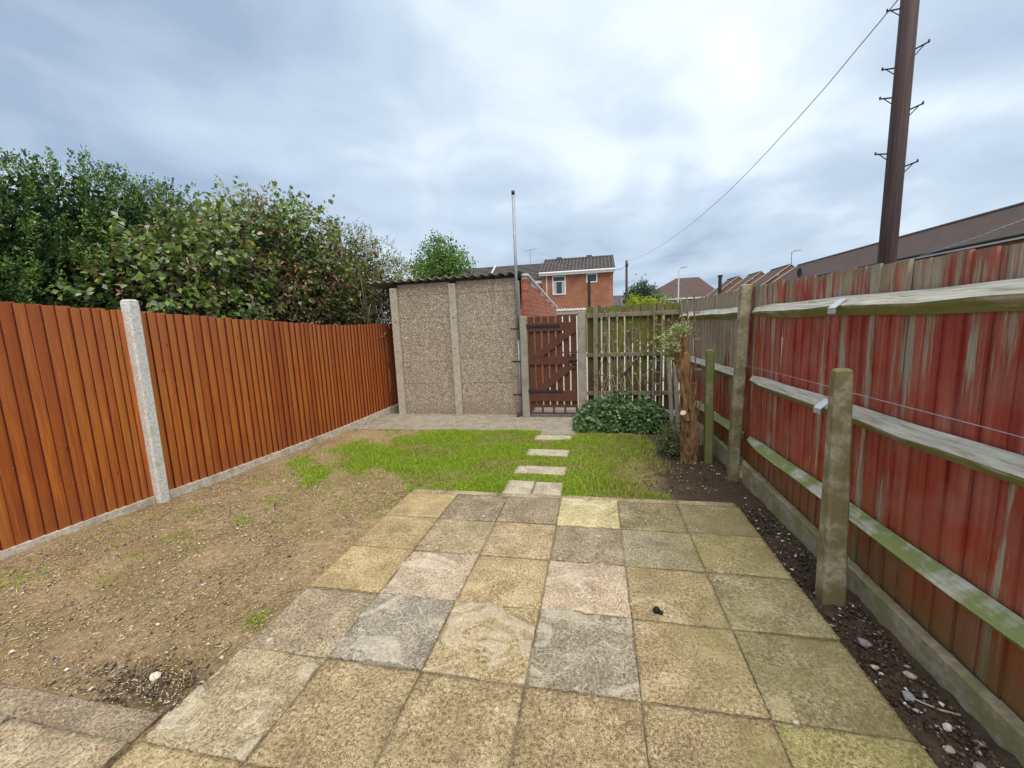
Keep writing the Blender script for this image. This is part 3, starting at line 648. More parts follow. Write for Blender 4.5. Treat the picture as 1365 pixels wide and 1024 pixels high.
b = MB().box(GX0, GX1, 3.085, 3.115, .015, .04).box(GX0, GX1, 3.085, 3.115, .125, .16)
for i in range(5):
    x = GX0+(GX1-GX0-.03)*i/4; b.box(x, x+.03, 3.087, 3.113, .04, .125)
b.obj('bottom_frame', 'gate', gt)
tag(MB().box(.60, 1.37, 3.16, 3.72, -.12, -.02).obj('threshold_slab', 'alley'), 'pale concrete slab under the wooden gate', 'paving slab')
# steel pole with straps
pl = thing('steel_pole', 'tall thin galvanised steel pole strapped beside the gate post', 'pole', (.44, 3.12, 0))
MB().tube([(.452, 3.125, 1.22), (.455, 3.125, 3.36)], .022, 14).obj('upper_tube', 'galv', pl, True)
MB().tube([(.45, 3.14, -.03), (.45, 3.14, 1.25)], .018, 12).obj('lower_tube', 'galv', pl, True)
MB().tube([(.455, 3.125, 3.355), (.455, 3.125, 3.41)], .025, 12).obj('cap', 'dark', pl, True)
for z in (1.37, .86, .33): 
    MB().box(.34, .40, 3.07, 3.10, z-.014, z+.014).obj('strap', 'rust', pl); MB().box(.402, .50, 3.085, 3.097, z-.012, z+.012).obj('strap', 'dark', pl)
MB().box(.39, .43, 3.06, 3.12, -.03, .03).obj('foot_bracket', 'rust', pl)

# ------------------------------------------------------------------ back fence
bf = thing('picket_fence', 'mossy green wooden picket fence behind the ivy', 'fence', (2.15, 3.2, 0))
x = 1.515; i = 0
while x < 2.80:
    w = .097+random.uniform(-.007, .006); h = 1.655+random.uniform(-.015, .015)
    o = MB().box(x, min(x+w, 2.86), 3.215, 3.233, .06, h).obj('picket', 'picket', bf, bevel=.002); o.rotation_euler.y = random.uniform(-.002, .002); x += .113; i += 1
for x in np.arange(1.515, 2.83, .15):
    MB().box(x, min(x+.146, 2.87), 3.236, 3.25, 1.50, 1.64+random.uniform(-.01, .01)).obj('top_board', 'timber', bf)
for z0, z1 in ((1.49, 1.555), (.895, .955), (.30, .36)): MB().box(1.50, 2.84, 3.165, 3.213, z0, z1).obj('rail', 'timber', bf, bevel=.004)
tag(MB().bar((1.635, 3.13, -.05), (1.64, 3.13, 1.655), .065, .05, (0, 1, 0)).obj('timber_post', 'timber', bevel=.004), 'pale upright timber nailed to the mossy picket fence', 'post')
tag(MB().bar((1.545, 3.27, -.05), (1.55, 3.27, 2.09), .045, .04, (0, 1, 0)).obj('timber_post', 'dark'), 'thin dark post rising above the fence beside the gate', 'post')
def ladder(name, label, a0, a1, b0, b1, nr, w=.022, ext=0, mat='timber'):
    t = thing(name, label, 'trellis', a0)
    MB().bar(a0, a1, w, w).obj('stile', mat, t); MB().bar(b0, b1, w, w).obj('stile', mat, t)
    for i in range(nr):
        f = (i+.5)/nr; p = Vector(a0).lerp(Vector(a1), f); q_ = Vector(b0).lerp(Vector(b1), f); d = (q_-p).normalized()*(ext+.01)
        MB().bar(p-d, q_+d+Vector((0, -.012, 0)), .014, .018).obj('rung', mat, t)
    return t
ladder('trellis', 'narrow wooden ladder trellis leaning on the mossy picket fence', (2.46, 3.08, .05), (2.485, 3.14, 1.64), (2.56, 3.08, .05), (2.60, 3.14, 1.60), 9)
MB_ = MB().tube([(2.05, 3.12, .62), (2.2, 3.13, .82), (2.38, 3.12, 1.0), (2.52, 3.10, 1.2)], [.02, .018, .016, .012], 7)
tag(MB_.obj('cut_branch', 'twig', None, True), 'bare branch slanting across the mossy picket fence', 'branch')
b = MB()
for i in range(16):
    x0 = random.uniform(1.7, 2.45); p = [Vector((x0, 3.13, .3))]
    for j in range(7): p.append(p[-1]+Vector((random.uniform(-.08, .08), random.uniform(-.015, .015), random.uniform(.1, .2))))
    b.tube(p, [.006-.0006*j for j in range(8)], 5)
vine = thing('climber', 'bare thin climber stems with few leaves on the picket fence', 'climber', (2.1, 3.13, 0))
b.obj('stems', 'twig_pale', vine)
n = 260; P = np.c_[rng.uniform(1.6, 2.6, n), rng.uniform(3.07, 3.14, n), rng.uniform(.4, 1.6, n)]
ob('foliage', leaf_mesh('foliage', P, rng.normal(size=(n, 3)), rng.uniform(.03, .06, n), rng.uniform(.02, .035, n), pick([(.12, .17, .04), (.2, .24, .06), (.3, .3, .14)], n)), 'leaf_dull', vine)

# ivy mound
iv = thing('ivy_bush', 'low dense dark green ivy mound at the foot of the back fence', 'bush', (2.0, 2.7, 0))
n = 6500; P = []
while len(P) < n:
    x, y_ = random.uniform(1.33, 2.66), random.uniform(2.23, 3.12)
    ex = (x-1.99)/.68; hh = (.27+.22*fbm(x*2, y_*2, 3, 2.0)+.10*math.exp(-((x-1.98)/.28)**2))*max(0, 1-abs(ex)**3.2)**.6*min(1, (max(y_-2.22, 0)/.35)**.6)
    if hh < .03: continue
    P.append((x, y_, -.04+hh*random.random()**.35))
P = np.array(P); D = np.c_[rng.normal(size=n)*.8, -.7+rng.normal(size=n)*.6, rng.normal(size=n)*.5-.1]
ivc = pick([(.035, .085, .022), (.055, .12, .03), (.085, .17, .04), (.12, .20, .07), (.22, .28, .15)], n)
ob('foliage', leaf_mesh('foliage', P, D, rng.uniform(.035, .07, n), rng.uniform(.03, .06, n), ivc, LEAF5, .5, np.array([[0, -.4, .8]])), 'leaf', iv)
b = MB()
for i in range(40):
    x, y_ = random.uniform(1.5, 2.5), random.uniform(2.5, 3.05); b.tube([(x, y_, -.05), (x+random.uniform(-.1, .1), y_, .15), (x+random.uniform(-.2, .2), y_-.05, .3)], [.006, .005, .003], 5)
b.obj('stems', 'twig', iv)

# ------------------------------------------------------------------ cut tree stump and what leans on it
stp = thing('tree_stump', 'hacked tall tree stump with peeling orange bark by the right fence', 'tree stump', (2.585, 1.15, 0))
def rough_tube(pts, rad, n=20, amp=.16, seed=0):
    b = MB(); b.tube(pts, rad, n); k = []
    for i, v_ in enumerate(b.v):
        ring = i//n; c0 = Vector(pts[min(ring, len(pts)-1)]); d = Vector(v_)-c0
        f = 1+amp*mnoise.noise(Vector((d.x*40+seed, d.y*40, v_[2]*7)))*1.6; k.append(tuple(c0+d*f))
    b.v = k; return b
def dense(pts, rad, m=6):
    P, R = [], []
    for i in range(len(pts)-1):
        for j in range(m):
            t = j/m; P.append(Vector(pts[i]).lerp(Vector(pts[i+1]), t)); R.append(rad[i]*(1-t)+rad[i+1]*t)
    return P+[Vector(pts[-1])], R+[rad[-1]]
P_, R_ = dense([(2.59, 1.15, -.08), (2.585, 1.15, .1), (2.575, 1.15, .4), (2.56, 1.15, .62)], [.10, .072, .058, .05]); rough_tube(P_, R_, 22, .45, 1).obj('trunk', 'stump', stp, True)
P_, R_ = dense([(2.575, 1.15, .5), (2.54, 1.14, .72), (2.47, 1.13, .98), (2.425, 1.12, 1.16), (2.41, 1.12, 1.27)], [.044, .042, .036, .028, .02]); rough_tube(P_, R_, 18, .35, 4).obj('limb', 'stump', stp, True)
P_, R_ = dense([(2.50, 1.13, .86), (2.52, 1.13, 1.1), (2.50, 1.12, 1.33)], [.035, .03, .018]); rough_tube(P_, R_, 12, .4, 8).obj('limb', 'stump', stp, True)
P_, R_ = dense([(2.45, 1.13, 1.0), (2.385, 1.10, 1.12), (2.37, 1.09, 1.23)], [.03, .028, .022]); rough_tube(P_, R_, 12, .4, 9).obj('limb', 'stump', stp, True)
P_, R_ = dense([(2.54, 1.10, .42), (2.515, 1.08, .47), (2.50, 1.07, .49)], [.042, .034, .030]); rough_tube(P_, R_, 12, .3, 12).obj('limb', 'stump', stp, True)
MB().tube([(2.50, 1.07, .491), (2.497, 1.066, .496)], .030, 14).obj('cut_face', 'cutwood', stp)
for q0, q1, q2, r0_ in (((2.62, 1.12, .0), (2.63, 1.11, .3), (2.60, 1.12, .58), .032), ((2.56, 1.10, .25), (2.52, 1.09, .62), (2.45, 1.09, .93), .026), ((2.53, 1.12, .7), (2.55, 1.12, .95), (2.535, 1.12, 1.16), .018), ((2.44, 1.11, 1.05), (2.44, 1.10, 1.25), (2.46, 1.10, 1.38), .016)):
    P_, R_ = dense([q0, q1, q2], [r0_, r0_*.85, r0_*.4]); rough_tube(P_, R_, 10, .5, q0[0]*31).obj('split_stem', 'stump', stp, True)
b = MB()
for i in range(46):     # torn strips of bark
    z = random.uniform(.05, 1.2); cx = np.interp(z, [0, .5, .62, 1.2], [2.585, 2.575, 2.56, 2.42]); rr = np.interp(z, [0, .6, 1.2], [.1, .075, .045]); a = random.uniform(PI, 2*PI)
    p = Vector((cx+rr*math.cos(a), 1.14+rr*math.sin(a), z)); o_ = Vector((math.cos(a), math.sin(a), 0))
    b.tube([p-Vector((0, 0, .06)), p+o_*.012, p+o_*.02+Vector((random.uniform(-.02, .02), 0, random.uniform(.05, .12)))], [.008, .007, .002], 4)
b.obj('bark_strip', 'stump', stp)
b = MB()
for i in range(30):
    p = Vector((random.uniform(2.33, 2.44), random.uniform(1.05, 1.15), random.uniform(1.05, 1.28))); d = Vector((random.uniform(-1, .5), random.uniform(-.8, .3), random.uniform(0, 1))).normalized()
    b.tube([p, p+d*random.uniform(.06, .14)], [.004, .0015], 4)
b.obj('twigs', 'twig_pale', stp)
n = 420; P = np.c_[rng.normal(2.36, .05, n), rng.normal(1.08, .05, n), rng.normal(1.17, .08, n)]
n2 = 260; P = np.r_[P, np.c_[rng.normal(2.46, .05, n2), rng.normal(1.1, .05, n2), rng.normal(1.33, .035, n2)]]; n += n2
spo = ob('sprouts', leaf_mesh('sprouts', P, np.c_[rng.normal(size=n), rng.normal(size=n), rng.normal(size=n)+.6], rng.uniform(.025, .055, n), rng.uniform(.008, .016, n), pick([(.26, .34, .09), (.38, .45, .16), (.50, .52, .28)], n)), 'leaf_dull', stp)
spo['kind'] = 'stuff'
wd = thing('weed_clump', 'grey green leafy weed clump at the foot of the tree stump', 'weed', (2.45, 1.35, 0))
n = 900; P = np.c_[rng.normal(2.44, .055, n), rng.normal(1.4, .10, n), np.abs(rng.normal(0, .14, n))]
ob('foliage', leaf_mesh('foliage', P, np.c_[rng.normal(size=n)*.7, rng.normal(size=n)*.7-.2, rng.normal(size=n)*.5+.5], rng.uniform(.025, .06, n), rng.uniform(.010, .022, n), pick([(.11, .15, .05), (.17, .20, .08), (.24, .26, .14)], n)), 'leaf_dull', wd)
for a, c2, r, lab in (((2.655, 1.13, -.05), (2.592, 1.15, 1.655), .008, 'long brown garden cane standing behind the tree stump'), ((2.62, 1.2, .3), (2.54, 1.22, 1.64), .007, 'grey garden cane behind the tree stump, middle of three'), ((2.60, 1.24, .5), (2.49, 1.27, 1.6), .007, 'grey garden cane behind the tree stump, leftmost of three')):
    t = thing('garden_cane', lab, 'cane', a, 'canes behind the stump')
    MB().tube([a, Vector(a).lerp(Vector(c2), .5)+Vector((.004, 0, 0)), c2], r, 7).obj('shaft', 'twig' if 'brown' in lab else 'timber', t)
    for f in (.12, .35, .57, .75, .9): p = Vector(a).lerp(Vector(c2), f); MB().box(p.x-.01, p.x+.05, p.y-.012, p.y+.006, p.z-.008, p.z+.008).obj('cross_stub', 'timber', t)

# ------------------------------------------------------------------ telegraph pole and wires
tp = thing('telegraph_pole', 'tall dark brown wooden telegraph pole with climbing steps', 'telegraph pole', (6.19, 4.56, 0))
MB().tube([(6.19, 4.56, -.2), (6.19, 4.56, 3), (6.19, 4.56, 9)], [.125, .115, .10], 18).obj('shaft', 'pole', tp, True)
rv = Vector((math.cos(-.55), math.sin(-.55), 0))
def pstep(z, sgn):
    c0 = Vector((6.19, 4.56, z)); a = c0+rv*sgn*.1; e_ = c0+rv*sgn*.245+Vector((0, 0, .035)); b = MB()
    b.tube([a, e_], .011, 6); b.tube([a-Vector((0, 0, .09)), e_-rv*sgn*.03], .007, 6); b.tube([e_-Vector((0, 0, .012)), e_+Vector((0, 0, .03))], .012, 6); b.obj('climbing_step', 'dark', tp)
for z in (3.58, 4.38, 5.2, 6.02, 6.85): pstep(z, 1)
for z in (3.82, 4.62, 5.03, 5.83, 6.5): pstep(z, -1)
fp = thing('telegraph_pole', 'slim distant telegraph pole standing beside the brick house', 'telegraph pole', (5.08, 45.8, 0))
MB().tube([(5.08, 45.8, -.2), (5.08, 45.8, 7.95)], [.17, .12], 10).obj('shaft', 'pole', fp, True)
MB().box(4.95, 5.25, 45.65, 45.9, 7.3, 7.6).obj('cable_box', 'dark', fp)
pts = [(6.10, 4.5, 6.05)]
A = Vector((6.10, 4.54, 0)); B_ = Vector((5.08, 45.8, 0))
tz = lambda t: float(np.interp(t, [0, .048, .138, .274, .45, .647, .82, 1], [6.0, 5.74, 5.42, 5.42, 5.75, 6.35, 7.05, 7.8]))
pts = []
for i in range(41):
    t = (i/40)**1.6; z = sum(tz(min(1, max(0, t+d))) for d in (-.06, -.03, 0, .03, .06))/5 if t > .08 else tz(t); p = A.lerp(B_, t); pts.append((p.x, p.y, z))
tag(MB().tube(pts, .008, 5).obj('overhead_cable', 'wirem'), 'single overhead cable running from the tall pole to the distant pole', 'cable')
tag(MB().tube([(5.08, 45.7, 7.5), (3.9, 36, 5.9), (2.85, 27.2, 5.0)], .02, 5).obj('overhead_cable', 'wirem'), 'short service cable from the distant pole to the brick house', 'cable')
def at(px, py, yrel):
    d = _r2*((px-682.5)/546.85)+_u2*(-(py-512)/546.85)+_f; return CAM+d*(yrel/d.y)
tag(MB().tube([tuple(at(1226, 342, 34)), tuple(at(1300, 317, 24)), tuple(at(1400, 279, 15))], .02, 5).obj('overhead_cable', 'cable_blue'), 'pale blue cable crossing in front of the long brown roof', 'cable')

# ------------------------------------------------------------------ houses
def stepped_roof(b, e0, e1, r0, r1, n, lift=.03):
    e0, e1, r0, r1 = map(Vector, (e0, e1, r0, r1)); nn = (e1-e0).cross(r0-e0).normalized()
    if nn.z < 0: nn = -nn
    for i in range(n):
        f0, f1 = i/n, (i+1)/n; a, c_, d, q = e0.lerp(r0, f0), e1.lerp(r1, f0), e1.lerp(r1, f1), e0.lerp(r0, f1); u_ = nn*lift
        b.add([a, c_, c_+u_, a+u_, d, q], [(0, 1, 2, 3), (3, 2, 4, 5), (0, 3, 5), (1, 4, 2)])
def window(par, x0, x1, z0, z1, plane, pos, mull=(), out=-1, curt=True):
    """plane 'y': wall at y = pos facing out; plane 'x': wall at x = pos (x0,x1 are y)"""
    fr = .07; d0, d1 = sorted((pos+out*.05, pos-out*.03))
    def bx(a0, a1, z0_, z1_, e0, e1): return (a0, a1, e0, e1, z0_, z1_) if plane == 'y' else (e0, e1, a0, a1, z0_, z1_)
    b = MB()
    for q in ((x0, x1, z0, z0+fr), (x0, x1, z1-fr, z1), (x0, x0+fr, z0+fr, z1-fr), (x1-fr, x1, z0+fr, z1-fr)): b.box(*bx(q[0], q[1], q[2], q[3], d0, d1))
    for mz in mull: b.box(*bx(x0+fr, x1-fr, mz-.03, mz+.03, d0, d1))
    w = b.obj('window', 'white', par); g0, g1 = sorted((pos+out*.02, pos-out*.02))
    MB().box(*bx(x0+fr, x1-fr, z0+fr, z1-fr, g0, g1)).obj('pane', 'glass', w)
    if curt:
        c0, c1 = sorted((pos+out*.021, pos+out*.027))
        for s0, s1 in ((.0, .26), (.74, 1.0)):
            wx = x1-x0-2*fr; MB().box(*bx(x0+fr+wx*s0, x0+fr+wx*s1, z0+fr, (mull[0]-.03) if mull else z1-fr, c0, c1)).obj('curtain', 'curtain', w)
    return w
hs = thing('brick_house', 'orange brick two-storey house with grey tiled roof beyond the gate', 'house', (.4, 30, 0))
HX0, HX1, HY = -2.12, 2.85, 26.8
MB().box(HX0, HX1, HY, HY+6.4, -.2, 4.92).obj('wall', 'brickwork', hs)
b = MB(); stepped_roof(b, (HX0-.12, HY-.25, 4.93), (HX1+.15, HY-.25, 4.93), (HX0-.12, HY+3.1, 6.2), (HX1+.15, HY+3.1, 6.2), 9, .05)
b.add([(HX0-.12, HY+3.1, 6.24), (HX1+.15, HY+3.1, 6.24), (HX1+.15, HY+6.6, 4.93), (HX0-.12, HY+6.6, 4.93)], [(0, 1, 2, 3)])
b.add([(HX1+.12, HY-.2, 4.9), (HX1+.12, HY+6.5, 4.9), (HX1+.12, HY+3.1, 6.19), (HX1, HY-.2, 4.9), (HX1, HY+6.5, 4.9), (HX1, HY+3.1, 6.19)], [(0, 1, 2), (3, 4, 5)])
for i in range(21):
    x = HX0-.1+i*.255; b.bar((x, HY-.25, 4.985), (x, HY+3.1, 6.255), .07, .05)
rfh = b.obj('roof', 'tile_grey', hs)
MB().tube([(HX0-.12, HY+3.1, 6.25), (HX1+.15, HY+3.1, 6.25)], .09, 8).obj('ridge', 'tile_grey', rfh)
for x in (-1.1, 1.2): MB().box(x-.2, x+.2, HY+2.95, HY+3.3, 6.2, 6.42).obj('vent', 'tile_grey', rfh)
MB().box(HX0-.15, HX1+.17, HY-.29, HY-.25, 4.72, 4.95).obj('fascia', 'white', hs)
MB().tube([(HX0-.15, HY-.35, 4.90), (HX1+.17, HY-.35, 4.90)], .06, 8).obj('gutter', 'white', hs)
MB().tube([(HX0+.35, HY-.08, 4.85), (HX0+.35, HY-.08, -.1)], .045, 8).obj('downpipe', 'white_old', hs)
window(hs, -1.36, -.42, 3.38, 4.70, 'y', HY, (4.30,)); window(hs, 1.02, 1.78, 4.10, 4.72, 'y', HY, (), curt=False)
hl = thing('brick_house', 'lower attached house with grey tiled roof left of the orange brick house', 'house', (-8, 31, 0))
MB().box(-11.2, HX0-.01, 28.2, 34, -.2, 4.55).obj('wall', 'brickwork', hl)
b = MB(); stepped_roof(b, (-11.4, 27.9, 4.62), (HX0-.13, 27.9, 4.62), (-11.4, 31.2, 6.2), (HX0-.13, 31.2, 6.2), 12, .05)
b.add([(-11.4, 31.2, 6.24), (HX0-.13, 31.2, 6.24), (HX0-.13, 34.4, 4.6), (-11.4, 34.4, 4.6)], [(0, 1, 2, 3)]); rl = b.obj('roof', 'tile_grey', hl)
MB().bar((-6.5, 27.95, 4.66), (-6.5, 31.2, 6.32), .12, .08).obj('verge', 'white_old', rl)
MB().box(-11.4, HX0-.02, 27.86, 27.9, 4.34, 4.56).obj('fascia', 'white', hl)
window(hl, -3.25, -2.35, 3.75, 4.30, 'y', 28.2, (), curt=False); window(hl, -5.6, -4.4, 3.3, 4.30, 'y', 28.2, (3.95,))
an = thing('tv_aerial', 'thin television aerial above the distant grey roof behind the pole', 'aerial', (-3.3, 31, 6))
MB().tube([(-3.55, 31.2, 6.0), (-3.55, 31.2, 7.45)], .02, 6).obj('mast', 'galv', an); b = MB().tube([(-4.1, 31.2, 7.3), (-3.0, 31.2, 7.45)], .015, 5)
for i in range(6): b.tube([(-3.9+i*.16, 31.0, 7.33+i*.022), (-3.9+i*.16, 31.4, 7.33+i*.022)], .01, 4)
b.obj('array', 'galv', an)
# low garages behind the alley
gr = thing('lockup_garage', 'low lock-up with white corrugated edge in front of the orange brick house', 'garage', (1.0, 17, 0))
MB().box(-.6, 1.15, 17, 21, -.15, 1.80).obj('wall', 'brickwork', gr)
b = MB(); vs = []; n = 70
for yy in (16.9, 21.2):
    for th in (0, .10):
        for i in range(n+1): x = -.7+1.9*i/n; vs.append((x, yy, 1.97+.02*math.sin(2*PI*x/.15)+th))
q = n+1; fs = []
for i in range(n): fs += [(i, i+1, 2*q+i+1, 2*q+i), (q+i, 3*q+i, 3*q+i+1, q+i+1), (i, q+i, q+i+1, i+1)]
b.add(vs, fs); b.obj('roof_sheet', 'white_old', gr); MB().box(-.68, 1.17, 16.93, 16.97, 1.80, 1.94).obj('fascia', 'conc_gate', gr); MB().box(.02, .85, 16.94, 16.99, 0, 1.72).obj('door', 'white_old', gr)
gr = thing('lockup_garage', 'low beige concrete lock-up right of the white edged lock-up', 'garage', (2.2, 17, 0))
MB().box(1.2, 3.2, 17.1, 21, -.15, 1.95).obj('wall', 'conc_step', gr); MB().box(1.18, 3.25, 17.0, 21.1, 1.95, 2.06).obj('roof', 'corr', gr)

def terrace(name, label, y0, y1, xe, xr, ze, zr, tile, wins=True, nc=16, hipnear=False, gut=True, group=None):
    t = thing(name, label, 'house', (xe, (y0+y1)/2, 0), group)
    MB().box(xe+.3, 2*xr-xe-.3, y0+.05, y1-.05, -.2, ze-.02).obj('wall', 'brickwork_far', t)
    b = MB(); stepped_roof(b, (xe, y0, ze), (xe, y1, ze), (xr, y0, zr), (xr, y1, zr), nc, .02)
    x2 = 2*xr-xe; b.add([(xr, y0, zr), (xr, y1, zr), (x2, y1, ze), (x2, y0, ze)], [(0, 1, 2, 3)])
    r = b.obj('roof', tile, t); MB().tube([(xr, y0, zr+.02), (xr, y1, zr+.02)], .12, 8).obj('ridge', tile, r)
    for y_ in (y0+.06, y1-.06): MB().add([(xe+.31, y_, ze-.03), (2*xr-xe-.31, y_, ze-.03), (xr, y_, zr-.12)], [(0, 1, 2)]).obj('gable', 'brickwork_farx', t)
    for y_ in (y0-.02, y1+.02): MB().bar((xe-.05, y_, ze+.02), (xr, y_, zr+.06), .06, .09).obj('verge', 'mortar', r)
    if gut:
        MB().tube([(xe-.08, y0, ze-.02), (xe-.08, y1, ze-.02)], .09, 8).obj('gutter', 'dark', t); MB().box(xe-.02, xe+.02, y0, y1, ze-.22, ze-.03).obj('fascia', 'white', t)
    if wins:
        y_ = y0+1.5
        while y_+1.4 < y1: window(t, y_, y_+1.2, ze-1.7, ze-.45, 'x', xe+.3, (), -1, False); y_ += 3.1
    return t
t = terrace('terraced_house', 'long terrace with brown tiled roof rising behind the red fence', 14, 59.5, 24.6, 28.1, 5.18, 7.62, 'tile_brown', True, 26)
sdn = MB(); c0 = Vector((25.3, 51.5, 5.95)); rr = [(.0, .0), (.2, .02), (.36, .07), (.45, .14)]; vs = []; 
for r_, d in rr:
    for k in range(14): vs.append((c0.x-.3-d*.9, c0.y+r_*math.cos(k*PI/7)*1.3, c0.z+r_*math.sin(k*PI/7)*1.3))
sdn.add(vs, [(i*14+k, i*14+(k+1) % 14, (i+1)*14+(k+1) % 14, (i+1)*14+k) for i in range(3) for k in range(14)])
sdn.tube([(c0.x-.3, c0.y, c0.z), (c0.x+.2, c0.y, c0.z-.3)], .03, 6); tag(sdn.obj('satellite_dish', 'dark'), 'dark satellite dish on the long brown roof', 'satellite dish')
terrace('terraced_house', 'reddish roofed terrace house just beyond the long brown roof', 59.62, 66.0, 23.6, 27.3, 5.05, 7.8, 'tile_red', True, 12)
terrace('terraced_house', 'brown roofed terrace house third from the near end of the row', 66.15, 71.5, 22.4, 26.0, 4.9, 7.7, 'tile_brown', True, 12)
terrace('terraced_house', 'small brown roof in the row, left end of the stepped roofs', 71.65, 77.5, 21.0, 24.6, 4.8, 7.65, 'tile_brown', True, 12)
hh = thing('hipped_house', 'red brown hipped roof house at the far end of the right row', 'house', (17, 78, 0))
MB().box(9.8, 21.6, 78.2, 88, -.2, 4.9).obj('wall', 'brickwork_farx', hh)
b = MB(); stepped_roof(b, (9.3, 77.7, 4.9), (24.2, 77.7, 4.9), (17.0, 83, 8.9), (21.0, 83, 8.9), 16, .03)
b.add([(24.2, 77.7, 4.9), (24.2, 88.3, 4.9), (21.0, 83, 8.9), (9.3, 77.7, 4.9), (9.3, 88.3, 4.9), (17.0, 83, 8.9)], [(0, 1, 2), (4, 3, 5), (4, 5, 2, 1)]); b.obj('roof', 'tile_red', hh)
MB().box(9.3, 24.2, 77.6, 77.68, 4.66, 4.92).obj('fascia', 'white', hh)
for x in (11, 13.2, 15.6, 17.4, 19.6): window(hh, x, x+1.1, 3.2, 4.4, 'y', 78.2, (), -1, False)
fh = thing('distant_house', 'tiny grey roofed house with white gable right of the orange house', 'house', (5, 75, 0))
MB().box(3.6, 10, 74, 80, -.2, 3.9).obj('wall', 'brickwork_farx', fh); b = MB(); stepped_roof(b, (3.4, 73.7, 3.9), (10.2, 73.7, 3.9), (3.4, 77, 5.9), (10.2, 77, 5.9), 10, .04); b.obj('roof', 'tile_grey', fh)
MB().box(3.65, 5.0, 73.4, 73.98, .2, 3.6).obj('porch', 'white', fh); window(fh, 6.2, 7.4, 3.95, 5.1, 'y', 73.8, (), -1, False)

# street lamps and posts
def lamp(label, x, y_, h, arm, mat='galv'):
    t = thing('street_lamp', label, 'street lamp', (x, y_, 0)); MB().tube([(x, y_, -.2), (x, y_, h*.35), (x, y_, h)], [.09, .07, .055], 8).obj('column', mat, t)
    MB().tube([(x, y_, h-.03), (x+arm*.5, y_, h+.1)], .05, 6).obj('arm', mat, t); MB().hexa([(x+arm*.35, y_-.13, h+.02), (x+arm*1.35, y_-.1, h+.09), (x+arm*1.35, y_+.1, h+.09), (x+arm*.35, y_+.13, h+.02), (x+arm*.35, y_-.11, h+.16), (x+arm*1.3, y_-.07, h+.19), (x+arm*1.3, y_+.07, h+.19), (x+arm*.35, y_+.11, h+.16)]).obj('lantern', 'galv', t)
lamp('pale street lamp in front of the hipped house', 9.88, 41.8, 6.25, .62, 'white'); lamp('thin street lamp behind the ridge of the long brown roof', 27.4, 59.9, 9.5, .9)
o = MB().tube([(5.42, 10.8, -.1), (5.42, 10.8, 2.62)], .052, 10); o.box(5.36, 5.48, 10.74, 10.86, 2.62, 2.68); tag(o.obj('dark_post', 'dark'), 'black post standing beyond the red fence before the distant roofs', 'post')

# ------------------------------------------------------------------ hedge and trees
def blob_points(blobs, n, shell=.55, lump=.22, ls=2.2, zmin=0):
    out = []; nr = []; vol = np.array([b[3]**2*b[4] if len(b) > 4 else b[3]**2.4 for b in blobs]); vol = vol/vol.sum()
    cnt = rng.multinomial(n, vol)
    for b, k in zip(blobs, cnt):
        d = unit(rng.normal(size=(k, 3))); rad = b[3]*(shell+(1-shell)*rng.random(k)**.5)
        lum = np.array([mnoise.fractal(Vector((d_[0]*ls+b[0]*3, d_[1]*ls+b[1]*3, d_[2]*ls+b[2])), .8, 2, 4) for d_ in d])
        sc_ = rad*(1+lump*lum); p = d*sc_[:, None]
        if len(b) > 4: p[:, 2] *= b[4]
        out.append(p+np.array(b[:3])); nr.append(d)
    P = np.concatenate(out); N_ = np.concatenate(nr); ok = P[:, 2] > zmin
    return P[ok], N_[ok]
def branches(root, ends, r0=.03, mat_r=.4):
    b = MB()
    for e_ in ends:
        a = Vector(root)+Vector((random.uniform(-.1, .1), random.uniform(-.1, .1), 0)); e_ = Vector(e_); mid = a.lerp(e_, .5)+Vector((random.uniform(-.15, .15), random.uniform(-.15, .15), random.uniform(.05, .25)))
        b.tube([a, a.lerp(mid, .5)+Vector((random.uniform(-.06, .06), random.uniform(-.06, .06), .1)), mid, mid.lerp(e_, .5), e_], [r0, r0*.8, r0*.6, r0*.45, r0*.2], 6)
    return b
# 1 evergreen at the left
ev = thing('evergreen_shrub', 'tall dark green fine-leaved evergreen shrub behind the left fence', 'shrub', (-4.2, .6, 0))
blobs = [(-4.2, -.9, 1.85, .95), (-4.25, -.1, 2.25, .95), (-4.25, .65, 2.45, .98), (-4.2, 1.35, 2.45, .95), (-4.1, 2.0, 2.3, .9), (-3.8, .2, 1.5, .95), (-3.7, -.8, 1.4, .8), (-4.0, 1.5, 1.5, .9)]
C_, Nn = blob_points(blobs, 4200, .74, .20, 2.6)
k = 34; P = np.repeat(C_, k, 0); ax = unit(Nn*.6+np.array([[0.1, 0, 1.0]])+rng.normal(size=C_.shape)*.35); A_ = np.repeat(ax, k, 0)
t = rng.random(len(P))**.8; ll = np.repeat(rng.uniform(.14, .30, len(C_)), k)
P = P+A_*(t*ll)[:, None]+rng.normal(size=P.shape)*.012
D = A_*.8+rng.normal(size=P.shape)*.6
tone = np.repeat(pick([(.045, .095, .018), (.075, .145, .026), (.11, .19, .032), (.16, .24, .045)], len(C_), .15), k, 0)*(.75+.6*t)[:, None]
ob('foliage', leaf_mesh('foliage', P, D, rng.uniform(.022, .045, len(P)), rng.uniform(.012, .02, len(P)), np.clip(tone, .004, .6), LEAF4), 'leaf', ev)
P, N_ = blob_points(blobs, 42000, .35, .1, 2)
ob('inner_foliage', leaf_mesh('inner_foliage', (P-np.array([[-4.1, .5, 1.9]]))*.9+np.array([[-4.1, .5, 1.9]]), rng.normal(size=P.shape), rng.uniform(.05, .09, len(P)), rng.uniform(.03, .05, len(P)), pick([(.02, .045, .014), (.028, .055, .02)], len(P)), LEAF4), 'leaf_dull', ev)
